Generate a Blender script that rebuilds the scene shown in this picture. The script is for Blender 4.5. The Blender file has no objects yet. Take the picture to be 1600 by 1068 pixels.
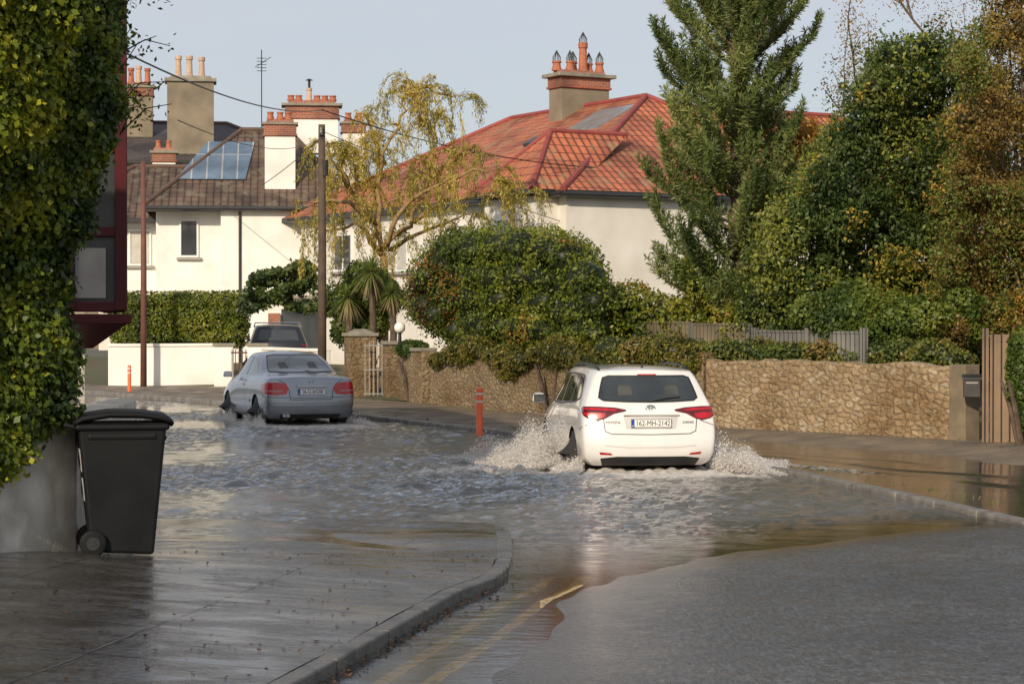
import bpy, bmesh, math, random
import numpy as np
from mathutils import Vector, Matrix
from mathutils.bvhtree import BVHTree
from mathutils.geometry import delaunay_2d_cdt
random.seed(7); rng=np.random.default_rng(11)
F=3333.0; CZ=1.95; HY=505.0
def X(px,d): return (px-800)*d/F
def Z(py,d): return CZ-(py-HY)*d/F
scene=bpy.context.scene; COL=scene.collection
def link(o):
    COL.objects.link(o); return o
def empty(name,loc,rz=0,label=None,cat=None,group=None,parent=None):
    o=bpy.data.objects.new(name,None); o.location=loc; o.rotation_euler=(0,0,rz); o.empty_display_size=.3; link(o)
    if label:o["label"]=label
    if cat:o["category"]=cat
    if group:o["group"]=group
    if parent:o.parent=parent
    return o
def tag(o,label,cat,group=None):
    o["label"]=label;o["category"]=cat
    if group:o["group"]=group
    return o
# ---------------------------------------------------------------- materials
def newmat(name):
    m=bpy.data.materials.new(name); m.use_nodes=True
    nt=m.node_tree; b=nt.nodes["Principled BSDF"]; return m,nt,b
def N(nt,t,**k):
    n=nt.nodes.new(t)
    for a,v in k.items(): setattr(n,a,v)
    return n
def ramp(nt,stops):
    r=nt.nodes.new('ShaderNodeValToRGB'); e=r.color_ramp.elements
    while len(e)<len(stops): e.new(.5)
    for i,(p,c) in enumerate(stops):
        e[i].position=p; e[i].color=(*c,1) if len(c)==3 else c
    return r
def nmat(name,c1,c2=None,scale=3,rough=.6,bump=0,bscale=None,metal=0,spec=.5,detail=6,rough2=None,coat=0,c3=None):
    m,nt,b=newmat(name)
    if c2 is None:c2=tuple(x*.8 for x in c1)
    tc=N(nt,'ShaderNodeTexCoord'); nz=N(nt,'ShaderNodeTexNoise'); nz.inputs['Scale'].default_value=scale; nz.inputs['Detail'].default_value=detail
    nt.links.new(tc.outputs['Object'],nz.inputs['Vector'])
    st=[(.32,c1),(.68,c2)] if c3 is None else [(.3,c1),(.5,c2),(.72,c3)]
    r=ramp(nt,st); nt.links.new(nz.outputs['Fac'],r.inputs[0]); nt.links.new(r.outputs[0],b.inputs['Base Color'])
    b.inputs['Roughness'].default_value=rough; b.inputs['Metallic'].default_value=metal
    b.inputs['Specular IOR Level'].default_value=spec; b.inputs['Coat Weight'].default_value=coat; b.inputs['Coat Roughness'].default_value=.05
    if rough2 is not None:
        mr=N(nt,'ShaderNodeMapRange'); mr.inputs['From Min'].default_value=.35; mr.inputs['From Max'].default_value=.65
        mr.inputs['To Min'].default_value=rough; mr.inputs['To Max'].default_value=rough2
        nt.links.new(nz.outputs['Fac'],mr.inputs['Value']); nt.links.new(mr.outputs[0],b.inputs['Roughness'])
    if bump:
        n2=N(nt,'ShaderNodeTexNoise'); n2.inputs['Scale'].default_value=bscale or scale*6; n2.inputs['Detail'].default_value=5
        nt.links.new(tc.outputs['Object'],n2.inputs['Vector'])
        bp=N(nt,'ShaderNodeBump'); bp.inputs['Strength'].default_value=bump; bp.inputs['Distance'].default_value=.02
        nt.links.new(n2.outputs['Fac'],bp.inputs['Height']); nt.links.new(bp.outputs[0],b.inputs['Normal'])
    return m
def brickmat(name,c1,c2,mortar,w,h,msize=.01,rough=.8,noisec=None,bump=.6,offset=.5,nscale=.8,wave=False):
    m,nt,b=newmat(name)
    uv=N(nt,'ShaderNodeUVMap'); br=N(nt,'ShaderNodeTexBrick'); br.offset=offset
    br.inputs['Color1'].default_value=(*c1,1);br.inputs['Color2'].default_value=(*c2,1);br.inputs['Mortar'].default_value=(*mortar,1)
    br.inputs['Scale'].default_value=1;br.inputs['Brick Width'].default_value=w;br.inputs['Row Height'].default_value=h;br.inputs['Mortar Size'].default_value=msize
    br.inputs['Mortar Smooth'].default_value=.3
    nt.links.new(uv.outputs[0],br.inputs['Vector'])
    nz=N(nt,'ShaderNodeTexNoise'); nz.inputs['Scale'].default_value=nscale; nz.inputs['Detail'].default_value=8
    tc=N(nt,'ShaderNodeTexCoord'); nt.links.new(tc.outputs['Object'],nz.inputs['Vector'])
    r=ramp(nt,[(.35,(.55,.55,.55)),(.6,(1.15,1.1,1.05))]); nt.links.new(nz.outputs['Fac'],r.inputs[0])
    mx=N(nt,'ShaderNodeMix'); mx.data_type='RGBA'; mx.blend_type='MULTIPLY'; mx.inputs[0].default_value=1
    nt.links.new(br.outputs['Color'],mx.inputs[6]); nt.links.new(r.outputs[0],mx.inputs[7])
    out=mx.outputs[2]
    if noisec:
        n3=N(nt,'ShaderNodeTexNoise'); n3.inputs['Scale'].default_value=nscale*3; n3.inputs['Detail'].default_value=8; nt.links.new(tc.outputs['Object'],n3.inputs['Vector'])
        r3=ramp(nt,[(.52,(0,0,0)),(.68,(1,1,1))]); nt.links.new(n3.outputs['Fac'],r3.inputs[0])
        m2=N(nt,'ShaderNodeMix'); m2.data_type='RGBA'; nt.links.new(r3.outputs[0],m2.inputs[0]); nt.links.new(out,m2.inputs[6]); m2.inputs[7].default_value=(*noisec,1); out=m2.outputs[2]
    nt.links.new(out,b.inputs['Base Color']); b.inputs['Roughness'].default_value=rough
    bp=N(nt,'ShaderNodeBump'); bp.inputs['Strength'].default_value=bump; bp.inputs['Distance'].default_value=.03; bp.invert=True
    if wave:
        sp=N(nt,'ShaderNodeSeparateXYZ'); nt.links.new(uv.outputs[0],sp.inputs[0])
        fr=N(nt,'ShaderNodeMath',operation='DIVIDE'); fr.inputs[1].default_value=h; nt.links.new(sp.outputs[1],fr.inputs[0])
        f2=N(nt,'ShaderNodeMath',operation='FRACT'); nt.links.new(fr.outputs[0],f2.inputs[0])
        s1=N(nt,'ShaderNodeMath',operation='MULTIPLY'); s1.inputs[1].default_value=2*math.pi/w; nt.links.new(sp.outputs[0],s1.inputs[0])
        s2=N(nt,'ShaderNodeMath',operation='SINE'); nt.links.new(s1.outputs[0],s2.inputs[0])
        s3=N(nt,'ShaderNodeMath',operation='MULTIPLY_ADD'); s3.inputs[1].default_value=.6; nt.links.new(s2.outputs[0],s3.inputs[0]); nt.links.new(f2.outputs[0],s3.inputs[2])
        nt.links.new(s3.outputs[0],bp.inputs['Height']); bp.inputs['Distance'].default_value=.05
    else: nt.links.new(br.outputs['Fac'],bp.inputs['Height'])
    nt.links.new(bp.outputs[0],b.inputs['Normal'])
    return m
def stonemat(name,cols,mortar,scale):
    m,nt,b=newmat(name)
    uv=N(nt,'ShaderNodeUVMap'); mp=N(nt,'ShaderNodeMapping'); mp.inputs['Scale'].default_value=(scale*.7,scale*1.3,1); nt.links.new(uv.outputs[0],mp.inputs[0])
    nz0=N(nt,'ShaderNodeTexNoise'); nz0.inputs['Scale'].default_value=1.4; nz0.inputs['Detail'].default_value=4; nt.links.new(mp.outputs[0],nz0.inputs['Vector'])
    ad=N(nt,'ShaderNodeMix'); ad.data_type='RGBA'; ad.blend_type='LINEAR_LIGHT'; ad.inputs[0].default_value=.45; nt.links.new(mp.outputs[0],ad.inputs[6]); nt.links.new(nz0.outputs['Color'],ad.inputs[7])
    v1=N(nt,'ShaderNodeTexVoronoi'); v1.voronoi_dimensions='2D'; v1.inputs['Scale'].default_value=1; nt.links.new(ad.outputs[2],v1.inputs['Vector'])
    v2=N(nt,'ShaderNodeTexVoronoi'); v2.voronoi_dimensions='2D'; v2.feature='DISTANCE_TO_EDGE'; v2.inputs['Scale'].default_value=1; nt.links.new(ad.outputs[2],v2.inputs['Vector'])
    sp=N(nt,'ShaderNodeSeparateColor'); nt.links.new(v1.outputs['Color'],sp.inputs[0])
    r=ramp(nt,[(i/(len(cols)-1),c) for i,c in enumerate(cols)]); nt.links.new(sp.outputs[0],r.inputs[0])
    nz=N(nt,'ShaderNodeTexNoise'); nz.inputs['Scale'].default_value=scale*1.8; nz.inputs['Detail'].default_value=8; nt.links.new(uv.outputs[0],nz.inputs['Vector'])
    rr=ramp(nt,[(.3,(.6,.6,.6)),(.7,(1.25,1.25,1.25))]); nt.links.new(nz.outputs['Fac'],rr.inputs[0])
    e0=N(nt,'ShaderNodeMath',operation='MULTIPLY_ADD'); e0.inputs[1].default_value=.5; e0.inputs[2].default_value=-.20; nt.links.new(nz.outputs['Fac'],e0.inputs[0])
    e1=N(nt,'ShaderNodeMath',operation='SUBTRACT'); nt.links.new(v2.outputs['Distance'],e1.inputs[0]); nt.links.new(e0.outputs[0],e1.inputs[1])
    e=ramp(nt,[(.0,(0,0,0)),(.18,(1,1,1))]); nt.links.new(e1.outputs[0],e.inputs[0])
    mx=N(nt,'ShaderNodeMix'); mx.data_type='RGBA'; nt.links.new(e.outputs[0],mx.inputs[0]); mx.inputs[6].default_value=(*mortar,1); nt.links.new(r.outputs[0],mx.inputs[7])
    mu=N(nt,'ShaderNodeMix'); mu.data_type='RGBA'; mu.blend_type='MULTIPLY'; mu.inputs[0].default_value=1; nt.links.new(mx.outputs[2],mu.inputs[6]); nt.links.new(rr.outputs[0],mu.inputs[7])
    out=mu.outputs[2]
    n5=N(nt,'ShaderNodeTexNoise'); n5.inputs['Scale'].default_value=.8; n5.inputs['Detail'].default_value=6; nt.links.new(uv.outputs[0],n5.inputs['Vector'])
    r5=ramp(nt,[(.38,(.55,.47,.36)),(.6,(1,1,1))]); nt.links.new(n5.outputs['Fac'],r5.inputs[0])
    m5=N(nt,'ShaderNodeMix'); m5.data_type='RGBA'; m5.blend_type='MULTIPLY'; m5.inputs[0].default_value=.8; nt.links.new(out,m5.inputs[6]); nt.links.new(r5.outputs[0],m5.inputs[7]); out=m5.outputs[2]
    nt.links.new(out,b.inputs['Base Color']); b.inputs['Roughness'].default_value=.92; b.inputs['Specular IOR Level'].default_value=.2
    hs=N(nt,'ShaderNodeMath',operation='MULTIPLY_ADD'); hs.inputs[1].default_value=.7; nt.links.new(nz.outputs['Fac'],hs.inputs[0]); nt.links.new(e.outputs[0],hs.inputs[2])
    bp=N(nt,'ShaderNodeBump'); bp.inputs['Strength'].default_value=.7; bp.inputs['Distance'].default_value=.03; nt.links.new(hs.outputs[0],bp.inputs['Height']); nt.links.new(bp.outputs[0],b.inputs['Normal'])
    return m
def leafmat(name,trans=.35,rough=.45,spec=.4):
    m,nt,b=newmat(name)
    at=N(nt,'ShaderNodeAttribute'); at.attribute_name='col'
    nt.links.new(at.outputs['Color'],b.inputs['Base Color']); b.inputs['Roughness'].default_value=rough; b.inputs['Specular IOR Level'].default_value=spec
    tr=N(nt,'ShaderNodeBsdfTranslucent'); nt.links.new(at.outputs['Color'],tr.inputs['Color'])
    mx=N(nt,'ShaderNodeMixShader'); mx.inputs[0].default_value=trans
    nt.links.new(b.outputs[0],mx.inputs[1]); nt.links.new(tr.outputs[0],mx.inputs[2])
    nt.links.new(mx.outputs[0],nt.nodes['Material Output'].inputs['Surface'])
    return m
LEAF=leafmat('leaf',.4); NEEDLE=leafmat('needle',.3,.5,.3)
M={}
M['stucco']=nmat('white_render',(.84,.82,.77),(.70,.68,.63),1.2,.85,.15,40)
M['stucco2']=nmat('cream_render',(.78,.745,.68),(.64,.60,.53),.9,.85,.15,40)
M['oldwhite']=nmat('weathered_white_wall',(.68,.64,.57),(.40,.37,.31),2.2,.85,.3,20,c3=(.6,.57,.5))
M['redtile']=brickmat('red_roof_tile',(.50,.165,.08),(.38,.11,.055),(.10,.03,.018),.26,.34,.022,.75,(.30,.17,.09),.5,0,.7,True)
M['ridgered']=nmat('red_ridge_tile',(.30,.065,.05),(.22,.045,.04),3,.7)
M['browntile']=brickmat('brown_roof_tile',(.14,.092,.066),(.10,.068,.05),(.03,.022,.018),.26,.32,.02,.85,(.16,.13,.09),.5,0,.8,True)
M['slate']=brickmat('dark_slate',(.08,.066,.068),(.058,.05,.054),(.02,.018,.018),.3,.25,.012,.6,None,.4)
M['ridgebrown']=nmat('brown_ridge',(.13,.08,.06),(.09,.06,.045),3,.8)
M['tanrender']=nmat('grey_tan_render',(.27,.22,.155),(.165,.138,.098),1.0,.9,.3,25)
M['brick']=brickmat('red_brick',(.36,.11,.06),(.26,.08,.045),(.30,.25,.2),.22,.075,.01,.85)
M['coping']=nmat('concrete_coping',(.30,.27,.21),(.18,.165,.13),3,.9,.3,20)
M['dampren']=nmat('damp_tan_render',(.22,.17,.11),(.13,.10,.065),3,.9,.3,20)
M['terracotta']=nmat('terracotta',(.45,.16,.08),(.3,.1,.055),5,.75)
M['buffpot']=nmat('buff_clay',(.55,.40,.28),(.42,.28,.2),5,.75)
M['iron']=nmat('dark_iron',(.03,.03,.03),(.05,.045,.04),8,.5,metal=.5)
M['gutter']=nmat('black_gutter',(.02,.02,.022),(.03,.03,.03),4,.4)
M['glass']=nmat('dark_window_glass',(.03,.035,.04),(.06,.065,.07),.8,.06,spec=.8)
M['bayglass']=nmat('bay_window_glass',(.03,.03,.03),(.07,.07,.068),1.2,.2,spec=.25)
M['curtain']=nmat('pale_curtain',(.55,.53,.47),(.42,.4,.36),3,.7)
M['pvc']=nmat('white_frame',(.8,.8,.78),(.72,.72,.7),3,.4)
M['sill']=nmat('grey_sill',(.35,.33,.3),(.28,.26,.24),4,.8)
M['maroon']=nmat('dark_red_paint',(.085,.009,.011),(.055,.007,.009),3,.45,spec=.3)
M['solar']=brickmat('roof_glazing_blue',(.10,.16,.24),(.13,.19,.27),(.35,.36,.36),.55,2.2,.03,.1,None,.1,0)
M['skyl']=nmat('rooflight_grey',(.16,.17,.18),(.25,.25,.25),2,.25)
M['stone']=stonemat('rubble_stone',[(.28,.195,.115),(.42,.31,.19),(.33,.25,.16),(.52,.41,.28),(.37,.26,.15),(.46,.39,.30)],(.33,.245,.145),7.6)
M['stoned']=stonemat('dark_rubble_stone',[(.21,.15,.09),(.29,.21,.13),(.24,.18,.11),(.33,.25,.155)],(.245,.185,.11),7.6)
M['bark']=nmat('bark',(.13,.09,.06),(.06,.04,.03),8,.9,.6,40)
M['willowbark']=nmat('ochre_bark',(.34,.22,.09),(.18,.115,.055),6,.85,.4,30)
M['polewood']=nmat('weathered_pole',(.11,.075,.05),(.065,.045,.032),4,.85,.4,30)
M['polered']=nmat('reddish_brown_pole',(.16,.06,.045),(.11,.045,.035),4,.7)
M['greywood']=brickmat('grey_fence_boards',(.24,.24,.22),(.17,.17,.155),(.05,.05,.045),.11,3.0,.012,.85,None,.6,0)
M['tanwood']=brickmat('tan_fence_boards',(.24,.20,.13),(.19,.155,.10),(.08,.06,.04),.12,3.0,.01,.85,None,.6,0)
M['brownwood']=brickmat('brown_gate_boards',(.26,.18,.12),(.20,.14,.09),(.03,.022,.016),.125,3.0,.014,.8,None,.6,0)
M['orange']=nmat('orange_plastic',(.85,.13,.02),(.75,.10,.02),6,.4)
M['reflw']=nmat('white_reflective',(.75,.72,.66),(.68,.66,.6),6,.4)
M['binp']=nmat('charcoal_plastic',(.0055,.006,.007),(.010,.011,.012),3,.5,.1,60,rough2=.65,spec=.22)
M['rubber']=nmat('rubber',(.018,.018,.018),(.03,.028,.026),10,.75)
M['rim']=nmat('alloy',(.45,.45,.46),(.35,.35,.36),5,.3,metal=.9)
M['label']=nmat('white_sticker',(.5,.5,.48),(.38,.38,.36),6,.6)
M['inkblack']=nmat('black_ink',(.012,.012,.014),(.012,.012,.014),4,.5)
M['inkblue']=nmat('blue_band',(.01,.05,.35),(.01,.045,.3),4,.4)
M['plate']=nmat('plate_white',(.78,.78,.74),(.7,.7,.66),9,.35)
M['whitepaint']=nmat('white_car_paint',(.78,.765,.74),(.68,.66,.63),1.6,.28,coat=1)
M['greypaint']=nmat('silver_grey_paint',(.27,.29,.32),(.23,.25,.28),2,.3,metal=.8,coat=1)
M['darkpaint']=nmat('dark_blue_paint',(.012,.015,.022),(.016,.018,.026),2,.4,coat=.3)
M['blacktrim']=nmat('black_trim',(.012,.012,.013),(.02,.02,.02),6,.45)
M['carglass']=nmat('car_glass',(.012,.016,.016),(.035,.042,.042),2.2,.04,spec=.8,coat=.6)
M['redlamp']=nmat('red_lamp',(.55,.006,.012),(.34,.004,.008),14,.18,coat=.5)
M['darklamp']=nmat('smoked_lamp',(.13,.004,.008),(.07,.003,.006),14,.12,coat=.7)
M['clearlamp']=nmat('clear_lamp',(.42,.2,.2),(.36,.12,.12),14,.2,coat=.5)
M['chrome']=nmat('chrome',(.6,.6,.6),(.55,.55,.55),5,.15,metal=1)
M['globe']=nmat('white_globe',(.85,.83,.78),(.8,.78,.72),3,.3)
M['kerb']=nmat('wet_kerb_stone',(.12,.112,.102),(.055,.052,.048),5,.15,.5,60,rough2=.45)
M['kerbf']=nmat('far_kerb_stone',(.22,.20,.17),(.12,.11,.10),5,.4,.4,60,rough2=.7)
M['mud']=nmat('muddy_verge',(.22,.17,.12),(.105,.082,.058),1.5,.45,.5,25,rough2=.85)
M['soil']=nmat('garden_soil_grass',(.06,.07,.025),(.09,.07,.04),.8,.9,.4,12)
M['groundm']=nmat('open_ground',(.07,.08,.04),(.1,.09,.06),.05,.95)
# ---------------------------------------------------------------- mesh builder
def autouv(me):
    uvl=me.uv_layers.new(name='UVMap'); co=[v.co for v in me.vertices]; z=Vector((0,0,1))
    for p in me.polygons:
        n=p.normal
        t=z.cross(n)
        if t.length<.05: t=Vector((1,0,0))
        t.normalize(); b=n.cross(t)
        for li in p.loop_indices:
            c=co[me.loops[li].vertex_index]; uvl.data[li].uv=(c.dot(t),c.dot(b))
class MB:
    def __init__(s): s.v=[];s.f=[];s.m=[]
    def add(s,vs,fs,mi=0):
        o=len(s.v); s.v+= [tuple(v) for v in vs]; s.f+=[tuple(i+o for i in f) for f in fs]; s.m+=[mi]*len(fs)
    def box(s,c,d,mi=0,rz=0,tx=1,ty=1):
        hx,hy,hz=d[0]/2,d[1]/2,d[2]/2; vs=[]
        cr,sr=math.cos(rz),math.sin(rz)
        for k,(sx,sy) in ((-1,(1,1)),(1,(tx,ty))):
            for a,b in((-1,-1),(1,-1),(1,1),(-1,1)):
                x,y=a*hx*sx,b*hy*sy
                vs.append((c[0]+x*cr-y*sr,c[1]+x*sr+y*cr,c[2]+k*hz))
        s.add(vs,[(3,2,1,0),(4,5,6,7),(0,1,5,4),(1,2,6,5),(2,3,7,6),(3,0,4,7)],mi)
    def tube(s,pts,rad,n=8,mi=0,cap=True):
        pts=[Vector(p) for p in pts]; vs=[];fs=[]
        if not hasattr(rad,'__len__'): rad=[rad]*len(pts)
        up=None
        for i,p in enumerate(pts):
            d=(pts[min(i+1,len(pts)-1)]-pts[max(i-1,0)]); 
            if d.length<1e-9:d=Vector((0,0,1))
            d.normalize()
            if up is None:
                up=Vector((0,0,1)) if abs(d.z)<.9 else Vector((1,0,0))
            a=d.cross(up)
            if a.length<1e-4: a=d.cross(Vector((0,1,0)))
            a.normalize(); b=a.cross(d); up=b
            for k in range(n):
                t=2*math.pi*k/n; vs.append(p+a*math.cos(t)*rad[i]+b*math.sin(t)*rad[i])
        for i in range(len(pts)-1):
            for k in range(n):
                k2=(k+1)%n; fs.append((i*n+k,i*n+k2,(i+1)*n+k2,(i+1)*n+k))
        if cap: fs.append(tuple(range(n))); fs.append(tuple((len(pts)-1)*n+k for k in reversed(range(n))))
        s.add(vs,fs,mi)
    def obj(s,name,mats,parent=None,smooth=False,bevel=0,uv=True,loc=(0,0,0),seg=2):
        me=bpy.data.meshes.new(name); me.from_pydata(s.v,[],s.f)
        if not isinstance(mats,(list,tuple)): mats=[mats]
        for m in mats: me.materials.append(m)
        me.polygons.foreach_set('material_index',s.m)
        bm=bmesh.new(); bm.from_mesh(me); bmesh.ops.recalc_face_normals(bm,faces=bm.faces); bm.to_mesh(me); bm.free()
        if smooth: me.polygons.foreach_set('use_smooth',[True]*len(me.polygons))
        me.update()
        if uv: autouv(me)
        o=bpy.data.objects.new(name,me); link(o); o.location=loc
        if parent:o.parent=parent
        if bevel:
            b=o.modifiers.new('b','BEVEL'); b.width=bevel; b.segments=seg; b.limit_method='ANGLE'
        return o
def ribbon(mb,pts,l,r,z0,z1,mi=0):
    n=len(pts); P=[Vector(p[:2]) for p in pts]
    if not hasattr(z0,'__len__'): z0=[z0]*n
    if not hasattr(z1,'__len__'): z1=[z1]*n
    vs=[];fs=[]
    for i in range(n):
        d1=(P[i]-P[i-1]).normalized() if i>0 else (P[1]-P[0]).normalized()
        d2=(P[i+1]-P[i]).normalized() if i<n-1 else d1
        t=(d1+d2).normalized(); nn=Vector((-t.y,t.x)); k=1/max(.4,nn.dot(Vector((-d1.y,d1.x))))
        a=P[i]+nn*l*k; b=P[i]-nn*r*k
        vs+=[(a.x,a.y,z0[i]),(b.x,b.y,z0[i]),(b.x,b.y,z1[i]),(a.x,a.y,z1[i])]
    for i in range(n-1):
        o=i*4;q=o+4
        for k in range(4): fs.append((o+k,o+(k+1)%4,q+(k+1)%4,q+k))
    fs.append((0,1,2,3)); fs.append((n*4-1,n*4-2,n*4-3,n*4-4))
    mb.add(vs,fs,mi)
def resample(pts,step):
    out=[]
    for i in range(len(pts)-1):
        a=np.array(pts[i],float);b=np.array(pts[i+1],float);k=max(1,int(np.linalg.norm(b-a)/step))
        for j in range(k): out.append(tuple(a+(b-a)*j/k))
    out.append(tuple(pts[-1])); return out
def sst(a,b,x):
    t=np.clip((x-a)/(b-a),0,1); return t*t*(3-2*t)
def mknoise(seed,n=14,lo=.6,hi=2.2):
    r=np.random.default_rng(seed); k=r.normal(size=(n,3)); k/=np.linalg.norm(k,axis=1)[:,None]; k*=r.uniform(lo,hi,(n,1)); ph=r.uniform(0,6.28,n)
    return lambda p:(np.sin(p@k.T*2*math.pi+ph).sum(1)/math.sqrt(n/2))
nzA=mknoise(1,14,.3,1.1); nzB=mknoise(2,14,.9,2.5)
# ---------------------------------------------------------------- ground heights
cY=[5,8,11.5,14,16.45,18.3,20.6,22.5,30]; cX=[-.9,-.45,-.08,.27,.78,2.0,4.46,8,30]
KL=[(-2.6,5),(-2.0,7.5),(-1.2,10.8),(-.75,13),(-.36,15.0),(-.12,15.8),(-.03,16.5),(0,17.6),(0.0,19.2),(-.04,20.2),(-.25,20.9),(-1.6,21.4),(-3.5,21.7),(-7,22)]
def xk(y):
    ys=np.array([p[1] for p in KL]); xs=np.array([p[0] for p in KL]); return np.interp(y,ys,xs)
KR=[(7.8,10),(6.2,15),(4.92,20.5),(4.3,23.95),(3.54,27.75),(1.7,33),(-.25,38),(-4.2,46),(-8,53),(-14,62),(-26,74)]
FW=[(16,8),(12,18),(10,26),(8.6,30.5),(7.3,33.7),(3.6,38.5),(-1.9,50),(-4.2,53.5),(-7.9,62.6),(-12,62.9),(-26,76)]
def G(x,y):
    c=np.interp(y,cY,cX); z=np.clip(.03*(x-c),-.13,.10)
    z=z+.0022*np.sin(x*2.1+y*1.3)+.0016*np.sin(x*3.7-y*2.9)+.0010*np.sin(x*9+y*5)
    return z
def GPv(x,y):
    f=sst(15.2,19.0,y); d=np.maximum(xk(y)-x,0)
    n=.007*np.sin(x*2.3+y*3.1)+.006*np.sin(x*1.1-y*2.2+1)+.003*np.sin(x*6+y*5)
    far=sst(18.8,21.0,y)
    return .075*(1-f)+.008*f + .058*d*(1-.96*f)+n*(.35+.9*f)-.022*far-.010*f*sst(.3,1.5,d)
def gridmesh(name,xs,ys,zf,mats,parent=None):
    XX,YY=np.meshgrid(xs,ys); ZZ=zf(XX,YY)
    return gridfrom(name,np.stack([XX,YY,ZZ],-1),mats,parent)
def gridfrom(name,A,mats,parent=None,smooth=True):
    ny,nx=A.shape[:2]; me=bpy.data.meshes.new(name)
    co=A.reshape(-1,3); i=np.arange(nx*ny).reshape(ny,nx)
    q=np.stack([i[:-1,:-1],i[:-1,1:],i[1:,1:],i[1:,:-1]],-1).reshape(-1,4)
    me.vertices.add(len(co)); me.vertices.foreach_set('co',co.astype(np.float32).ravel())
    me.loops.add(q.size); me.loops.foreach_set('vertex_index',q.ravel().astype(np.int32))
    me.polygons.add(len(q)); me.polygons.foreach_set('loop_start',(np.arange(len(q))*4).astype(np.int32)); me.polygons.foreach_set('loop_total',np.full(len(q),4,np.int32))
    me.update(calc_edges=True); me.polygons.foreach_set('use_smooth',[smooth]*len(q))
    uvl=me.uv_layers.new(name='UVMap'); uvl.data.foreach_set('uv',co[q.ravel()][:,:2].astype(np.float32).ravel())
    for m in mats: me.materials.append(m)
    o=bpy.data.objects.new(name,me); link(o)
    if parent:o.parent=parent
    return o
def mulc(nt,a,b_,fac=1):
    mx=N(nt,'ShaderNodeMix'); mx.data_type='RGBA'; mx.blend_type='MULTIPLY'; mx.inputs[0].default_value=fac; nt.links.new(a,mx.inputs[6]); nt.links.new(b_,mx.inputs[7]); return mx.outputs[2]
def noise(nt,vec,scale,detail=6,rough=.5):
    n=N(nt,'ShaderNodeTexNoise'); n.inputs['Scale'].default_value=scale; n.inputs['Detail'].default_value=detail; n.inputs['Roughness'].default_value=rough; nt.links.new(vec,n.inputs['Vector']); return n.outputs['Fac']
def rampo(nt,inp,stops):
    r=ramp(nt,stops); nt.links.new(inp,r.inputs[0]); return r.outputs[0]
def asphalt(name='wet_asphalt',yellow=False):
    m,nt,b=newmat(name); tc=N(nt,'ShaderNodeTexCoord'); V=tc.outputs['Object']
    n1=noise(nt,V,.5,6); n2=noise(nt,V,22,8,.75); n4=noise(nt,V,5,8,.65)
    mp=N(nt,'ShaderNodeMapping'); mp.inputs['Scale'].default_value=(34,7,1); nt.links.new(V,mp.inputs[0]); n6=noise(nt,mp.outputs[0],1,5,.6)
    v=N(nt,'ShaderNodeTexVoronoi'); v.inputs['Scale'].default_value=38; nt.links.new(V,v.inputs['Vector'])
    base=rampo(nt,n1,[(.35,(.046,.046,.048)),(.65,(.080,.079,.078))])
    base=mulc(nt,base,rampo(nt,n2,[(.32,(.4,.4,.4)),(.52,(1,1,1)),(.72,(2.0,2.0,1.95))])); base=mulc(nt,base,rampo(nt,n4,[(.32,(.65,.65,.65)),(.68,(1.35,1.35,1.35))]))
    base=mulc(nt,base,rampo(nt,n6,[(.35,(.6,.6,.6)),(.5,(1,1,1)),(.68,(1.7,1.7,1.7))]))
    # wetness rises towards the waterline (height based)
    sx=N(nt,'ShaderNodeSeparateXYZ'); nt.links.new(V,sx.inputs[0])
    hz=N(nt,'ShaderNodeMath',operation='MULTIPLY_ADD'); hz.inputs[1].default_value=-.022; nt.links.new(n4,hz.inputs[0]); nt.links.new(sx.outputs[2],hz.inputs[2])
    wet=N(nt,'ShaderNodeMapRange'); wet.inputs['From Min'].default_value=-.012; wet.inputs['From Max'].default_value=.022; nt.links.new(hz.outputs[0],wet.inputs['Value'])
    wc=rampo(nt,wet.outputs[0],[(0,(.45,.44,.42)),(1,(1,1,1))])
    if yellow:
        wear=rampo(nt,noise(nt,V,11,8,.75),[(.38,(0,0,0)),(.52,(.95,.95,.95))])
        mx=N(nt,'ShaderNodeMix'); mx.data_type='RGBA'; nt.links.new(wear,mx.inputs[0]); nt.links.new(base,mx.inputs[6]); mx.inputs[7].default_value=(.66,.41,.06,1); base=mx.outputs[2]
    else: base=mulc(nt,base,wc)
    nt.links.new(base,b.inputs['Base Color'])
    mr=N(nt,'ShaderNodeMapRange'); mr.inputs['From Min'].default_value=.38; mr.inputs['From Max'].default_value=.62; mr.inputs['To Min'].default_value=.20; mr.inputs['To Max'].default_value=.42
    nt.links.new(n4,mr.inputs['Value'])
    rm=N(nt,'ShaderNodeMath',operation='MULTIPLY'); rw_=N(nt,'ShaderNodeMapRange'); rw_.inputs['To Min'].default_value=.22; rw_.inputs['To Max'].default_value=1; nt.links.new(wet.outputs[0],rw_.inputs['Value'])
    nt.links.new(mr.outputs[0],rm.inputs[0]); nt.links.new(rw_.outputs[0],rm.inputs[1]); nt.links.new(rm.outputs[0],b.inputs['Roughness'])
    ad=N(nt,'ShaderNodeMath',operation='ADD'); nt.links.new(v.outputs['Distance'],ad.inputs[0]); nt.links.new(n2,ad.inputs[1])
    a2=N(nt,'ShaderNodeMath',operation='ADD'); nt.links.new(ad.outputs[0],a2.inputs[0]); nt.links.new(n6,a2.inputs[1])
    bp=N(nt,'ShaderNodeBump'); nt.links.new(rw_.outputs[0],bp.inputs['Strength']); bp.inputs['Distance'].default_value=.007; nt.links.new(a2.outputs[0],bp.inputs['Height']); nt.links.new(bp.outputs[0],b.inputs['Normal'])
    return m
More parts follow.
